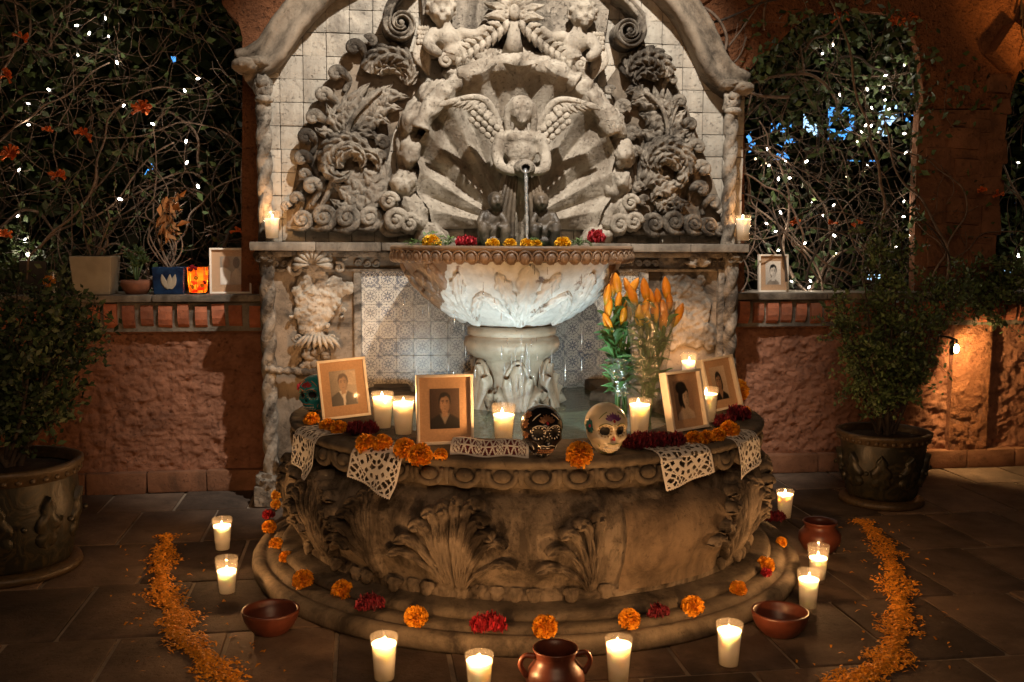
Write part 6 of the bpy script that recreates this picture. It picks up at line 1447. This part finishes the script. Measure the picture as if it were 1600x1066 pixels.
vf = vines('bare vine branches climbing over the right orange plaster and pier', 55, 1130, 1595, -20, 440, .24, .32, 24, 30, 0, .04, [(1450, 150, 40, 30, 40), (1530, 160, 30, 25, 50), (1480, 120, 60, 20, 25), (1200, 25, 50, 15, 30), (1500, 330, 60, 60, 50)] + [(x, y, 13, 13, 42) for x, y in ((1180, 105), (1208, 80), (1240, 48), (1268, 26), (1330, 16), (1395, 24), (1425, 52), (1438, 95), (1440, 150), (1438, 210), (1436, 270), (1432, 340))])
for k, (x, y, n, s) in enumerate([(1535, 300, 5, .9), (1560, 306, 4, .9)]): trumpet(vf, x, y, .25, n, k + 80, s)
ve = vines('dark climbing vine at the right edge beyond the pier', 71, 1572, 1625, 120, 460, .45, .8, 8, 24, 0, .045, [(1600, 200, 20, 70, 120), (1595, 400, 20, 60, 200)])

emit('bulb_white', (1, .90, .76), 26)
b = MB(); b.blob((0, 0, 0), (.0042, .0042, .0095), 2); bulb_me = mesh_of(b, 'bulb', MAT['bulb_white'])
b = MB(); b.lathe([(0, -.008), (.0035, -.008), (.0035, .006), (0, .006)], 7); sock_me = mesh_of(b, 'socket', MAT['black_wire'])
def string(label, px, seed, Y0, Y1, pw=.12):
    rr = random.Random(seed); q0 = W(*px[0], Y0); t = thing('string_light', label, 'string lights', q0); P = []
    for x, y in px:
        Y = rr.uniform(Y0, Y1); p = W(x, y, Y) - q0; P.append(p); d = Vector((rr.gauss(0, 1), rr.gauss(0, .5), rr.gauss(0, 1))).normalized(); e = d.to_track_quat('Z', 'Y').to_euler()
        inst('bulb', bulb_me, t, p, e, rr.uniform(.75, 1.2)); inst('socket', sock_me, t, p - d * .012, e)
        lamp('bulb_light', 'POINT', p + Vector((0, -.012, 0)), pw, (1, .85, .66), .006, parent=t)
    for i in range(len(P) - 1):
        a, c = P[i], P[i + 1]; m_ = (a + c) / 2 + Vector((rr.uniform(-.03, .03), .02, -.04)); b = MB(); b.tube(smooth_path([a, m_, c], 8), .0012, 4); o = b.obj('cord', MAT['black_wire']); o.parent = t
    return t
def s1(l, ox, oy, k): return [(ox + x / k, oy + y / k) for x, y in l]
string('upper left string of tiny white lights in the vines', s1([(120, 520), (118, 432), (205, 375), (325, 230), (320, 107), (372, 140), (440, 77), (453, 152), (487, 260), (515, 440), (637, 517), (770, 378), (826, 328)], 0, 0, 2.665), 1, .34, .5)
string('lower left string of tiny white lights near the flower pots', s1([(775, 590), (778, 678), (825, 776), (735, 850), (500, 830)], 0, 0, 2.665), 2, .34, .5)
string('far left string of tiny white lights above the ledge', s1([(80, 708), (75, 900), (105, 997), (115, 1060)], 0, 0, 2.665), 3, .34, .46)
string('upper right string of tiny white lights under the arch', s1([(412, 225), (457, 187), (600, 373), (485, 395), (618, 450), (690, 455), (673, 418), (668, 365), (676, 315), (753, 272)], 1130, 0, 2.666), 4, .38, .6)
string('middle right string of tiny white lights across the arch', s1([(185, 620), (190, 690), (257, 672), (345, 674), (557, 592), (575, 550), (592, 525), (615, 525), (643, 550), (753, 557), (760, 637), (600, 690)], 1130, 0, 2.666), 5, .38, .6)
string('lower right string of tiny white lights behind the ledge portrait', s1([(275, 742), (230, 745), (238, 885), (180, 932), (240, 948), (218, 965), (230, 1043), (340, 1013), (370, 842), (415, 897), (460, 855), (462, 982), (465, 1060)], 1130, 0, 2.666), 6, .38, .55)
string('string of tiny white lights hanging beside the right pier', s1([(752, 840), (750, 903), (778, 982), (720, 1027)], 1130, 0, 2.666) + [(1303, 397), (1266, 439), (1237, 440), (1264, 449)], 7, .38, .5)
string('short string of tiny white lights at the right edge', s1([(1228, 678), (1230, 1063)], 1130, 0, 2.666) + [(1591, 401)], 8, .45, .6)
# hedge: a dark wall of leaves beyond the arches
rr = random.Random(77)
def hedge(name, label, x0, x1, y0, y1, Y0, Y1, n, seed, gaps=()):
    rg = random.Random(seed); pts = []
    while len(pts) < n:
        x, y = rg.uniform(x0, x1), rg.uniform(y0, y1)
        if any(((x - gx) / gw_) ** 2 + ((y - gy) / gh) ** 2 < 1 and rg.random() < .72 for gx, gy, gw_, gh in gaps): continue
        pts.append(tuple(W(x, y, rg.uniform(Y0, Y1))))
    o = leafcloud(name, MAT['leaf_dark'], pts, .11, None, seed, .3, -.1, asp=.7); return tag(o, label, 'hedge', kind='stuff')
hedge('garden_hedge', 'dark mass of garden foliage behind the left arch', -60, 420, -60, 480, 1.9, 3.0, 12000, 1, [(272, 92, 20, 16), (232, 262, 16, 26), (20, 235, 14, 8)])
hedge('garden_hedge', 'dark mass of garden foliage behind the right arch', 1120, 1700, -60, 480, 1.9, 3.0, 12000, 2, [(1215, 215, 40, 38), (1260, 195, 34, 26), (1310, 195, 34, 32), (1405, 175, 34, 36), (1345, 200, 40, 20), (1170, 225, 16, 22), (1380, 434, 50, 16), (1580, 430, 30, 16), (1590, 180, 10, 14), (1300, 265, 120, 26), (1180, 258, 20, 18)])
# house across the garden with blue lit windows
emit('blue_window', (.10, .42, 1.), 1.5); emit('pale_window', (.45, .72, 1.), 1.9)
plain('night_wall', (.03, .03, .035), .9, .2)
def house(label, x0, x1, yt, yb, Y, wins):
    a, c = W(x0, yt, Y), W(x1, yb, Y); t = thing('garden_house', label, 'building', ((a.x + c.x) / 2, Y, 0)); B = t.location
    b = MB(); b.box((0, .2, (a.z) / 2 - .2), (c.x - a.x, .3, a.z + .4)); o = b.obj('wall', MAT['night_wall'], smooth=False); o.parent = t
    for (x, y, w_, h, m_) in wins:
        p = W(x, y, Y) - B; k = (W(x + 1, y, Y) - W(x, y, Y)).x; ww, hh = w_ * k, h * k
        b = MB()
        for s in (-1, 1): b.box((s * ww / 2, 0, 0), (.06, .12, hh + .06)); b.box((0, -.002, s * hh / 2), (ww - .06, .12, .06))
        o = b.obj('window', MAT['night_wall'], smooth=False); o.location = (p.x, .0, p.z); o.parent = t
        q = MB(); q.box((0, .01, 0), (ww - .03, .02, hh - .03)); z_ = q.obj('pane', MAT[m_], smooth=False); z_.parent = o
    return t
house('distant dark house with blue lit windows beyond the right arch', 1000, 1800, -200, 600, 7., [(1172, 222, 26, 40, 'blue_window'), (1222, 222, 50, 62, 'blue_window'), (1262, 192, 38, 50, 'pale_window'), (1312, 194, 52, 56, 'blue_window'), (1385, 186, 40, 60, 'pale_window'), (1422, 172, 34, 56, 'blue_window'), (1360, 252, 110, 10, 'blue_window'), (1375, 434, 80, 18, 'pale_window'), (1582, 428, 46, 20, 'pale_window'), (1592, 180, 18, 24, 'blue_window'), (1574, 258, 14, 12, 'blue_window')])
house('distant dark house with dim blue windows beyond the left arch', -300, 520, -200, 600, 7.5, [(268, 95, 26, 22, 'blue_window'), (288, 100, 14, 22, 'blue_window'), (232, 262, 34, 50, 'blue_window'), (20, 236, 26, 16, 'blue_window'), (225, 65, 10, 10, 'blue_window')])
emit('far_bulb', (1, .7, .4), 5); b = MB(); b.blob((0, 0, 0), .016, 2); fb = mesh_of(b, 'bulb', MAT['far_bulb'])
t = thing('string_light', 'far string of warm lights across the garden seen through the right arch', 'string lights', W(1180, 250, 5.)); q0 = t.location.copy(); P = []
rr = random.Random(12)
for x, y in sorted([(1165 + rr.uniform(0, 45), 240 + rr.uniform(-5, 28)) for k in range(13)] + [(1215 + rr.uniform(0, 110), 262 + rr.uniform(0, 22)) for k in range(13)] + [(1350, 268), (1392, 262), (1430, 262), (1560, 405), (1575, 412), (1440, 440)]):
    p = W(x, y, 5.) - q0; P.append(p); inst('bulb', fb, t, p, sc=rr.uniform(.5, 1))
b = MB(); b.tube(P, .004, 4); o = b.obj('cord', MAT['black_wire']); o.parent = t
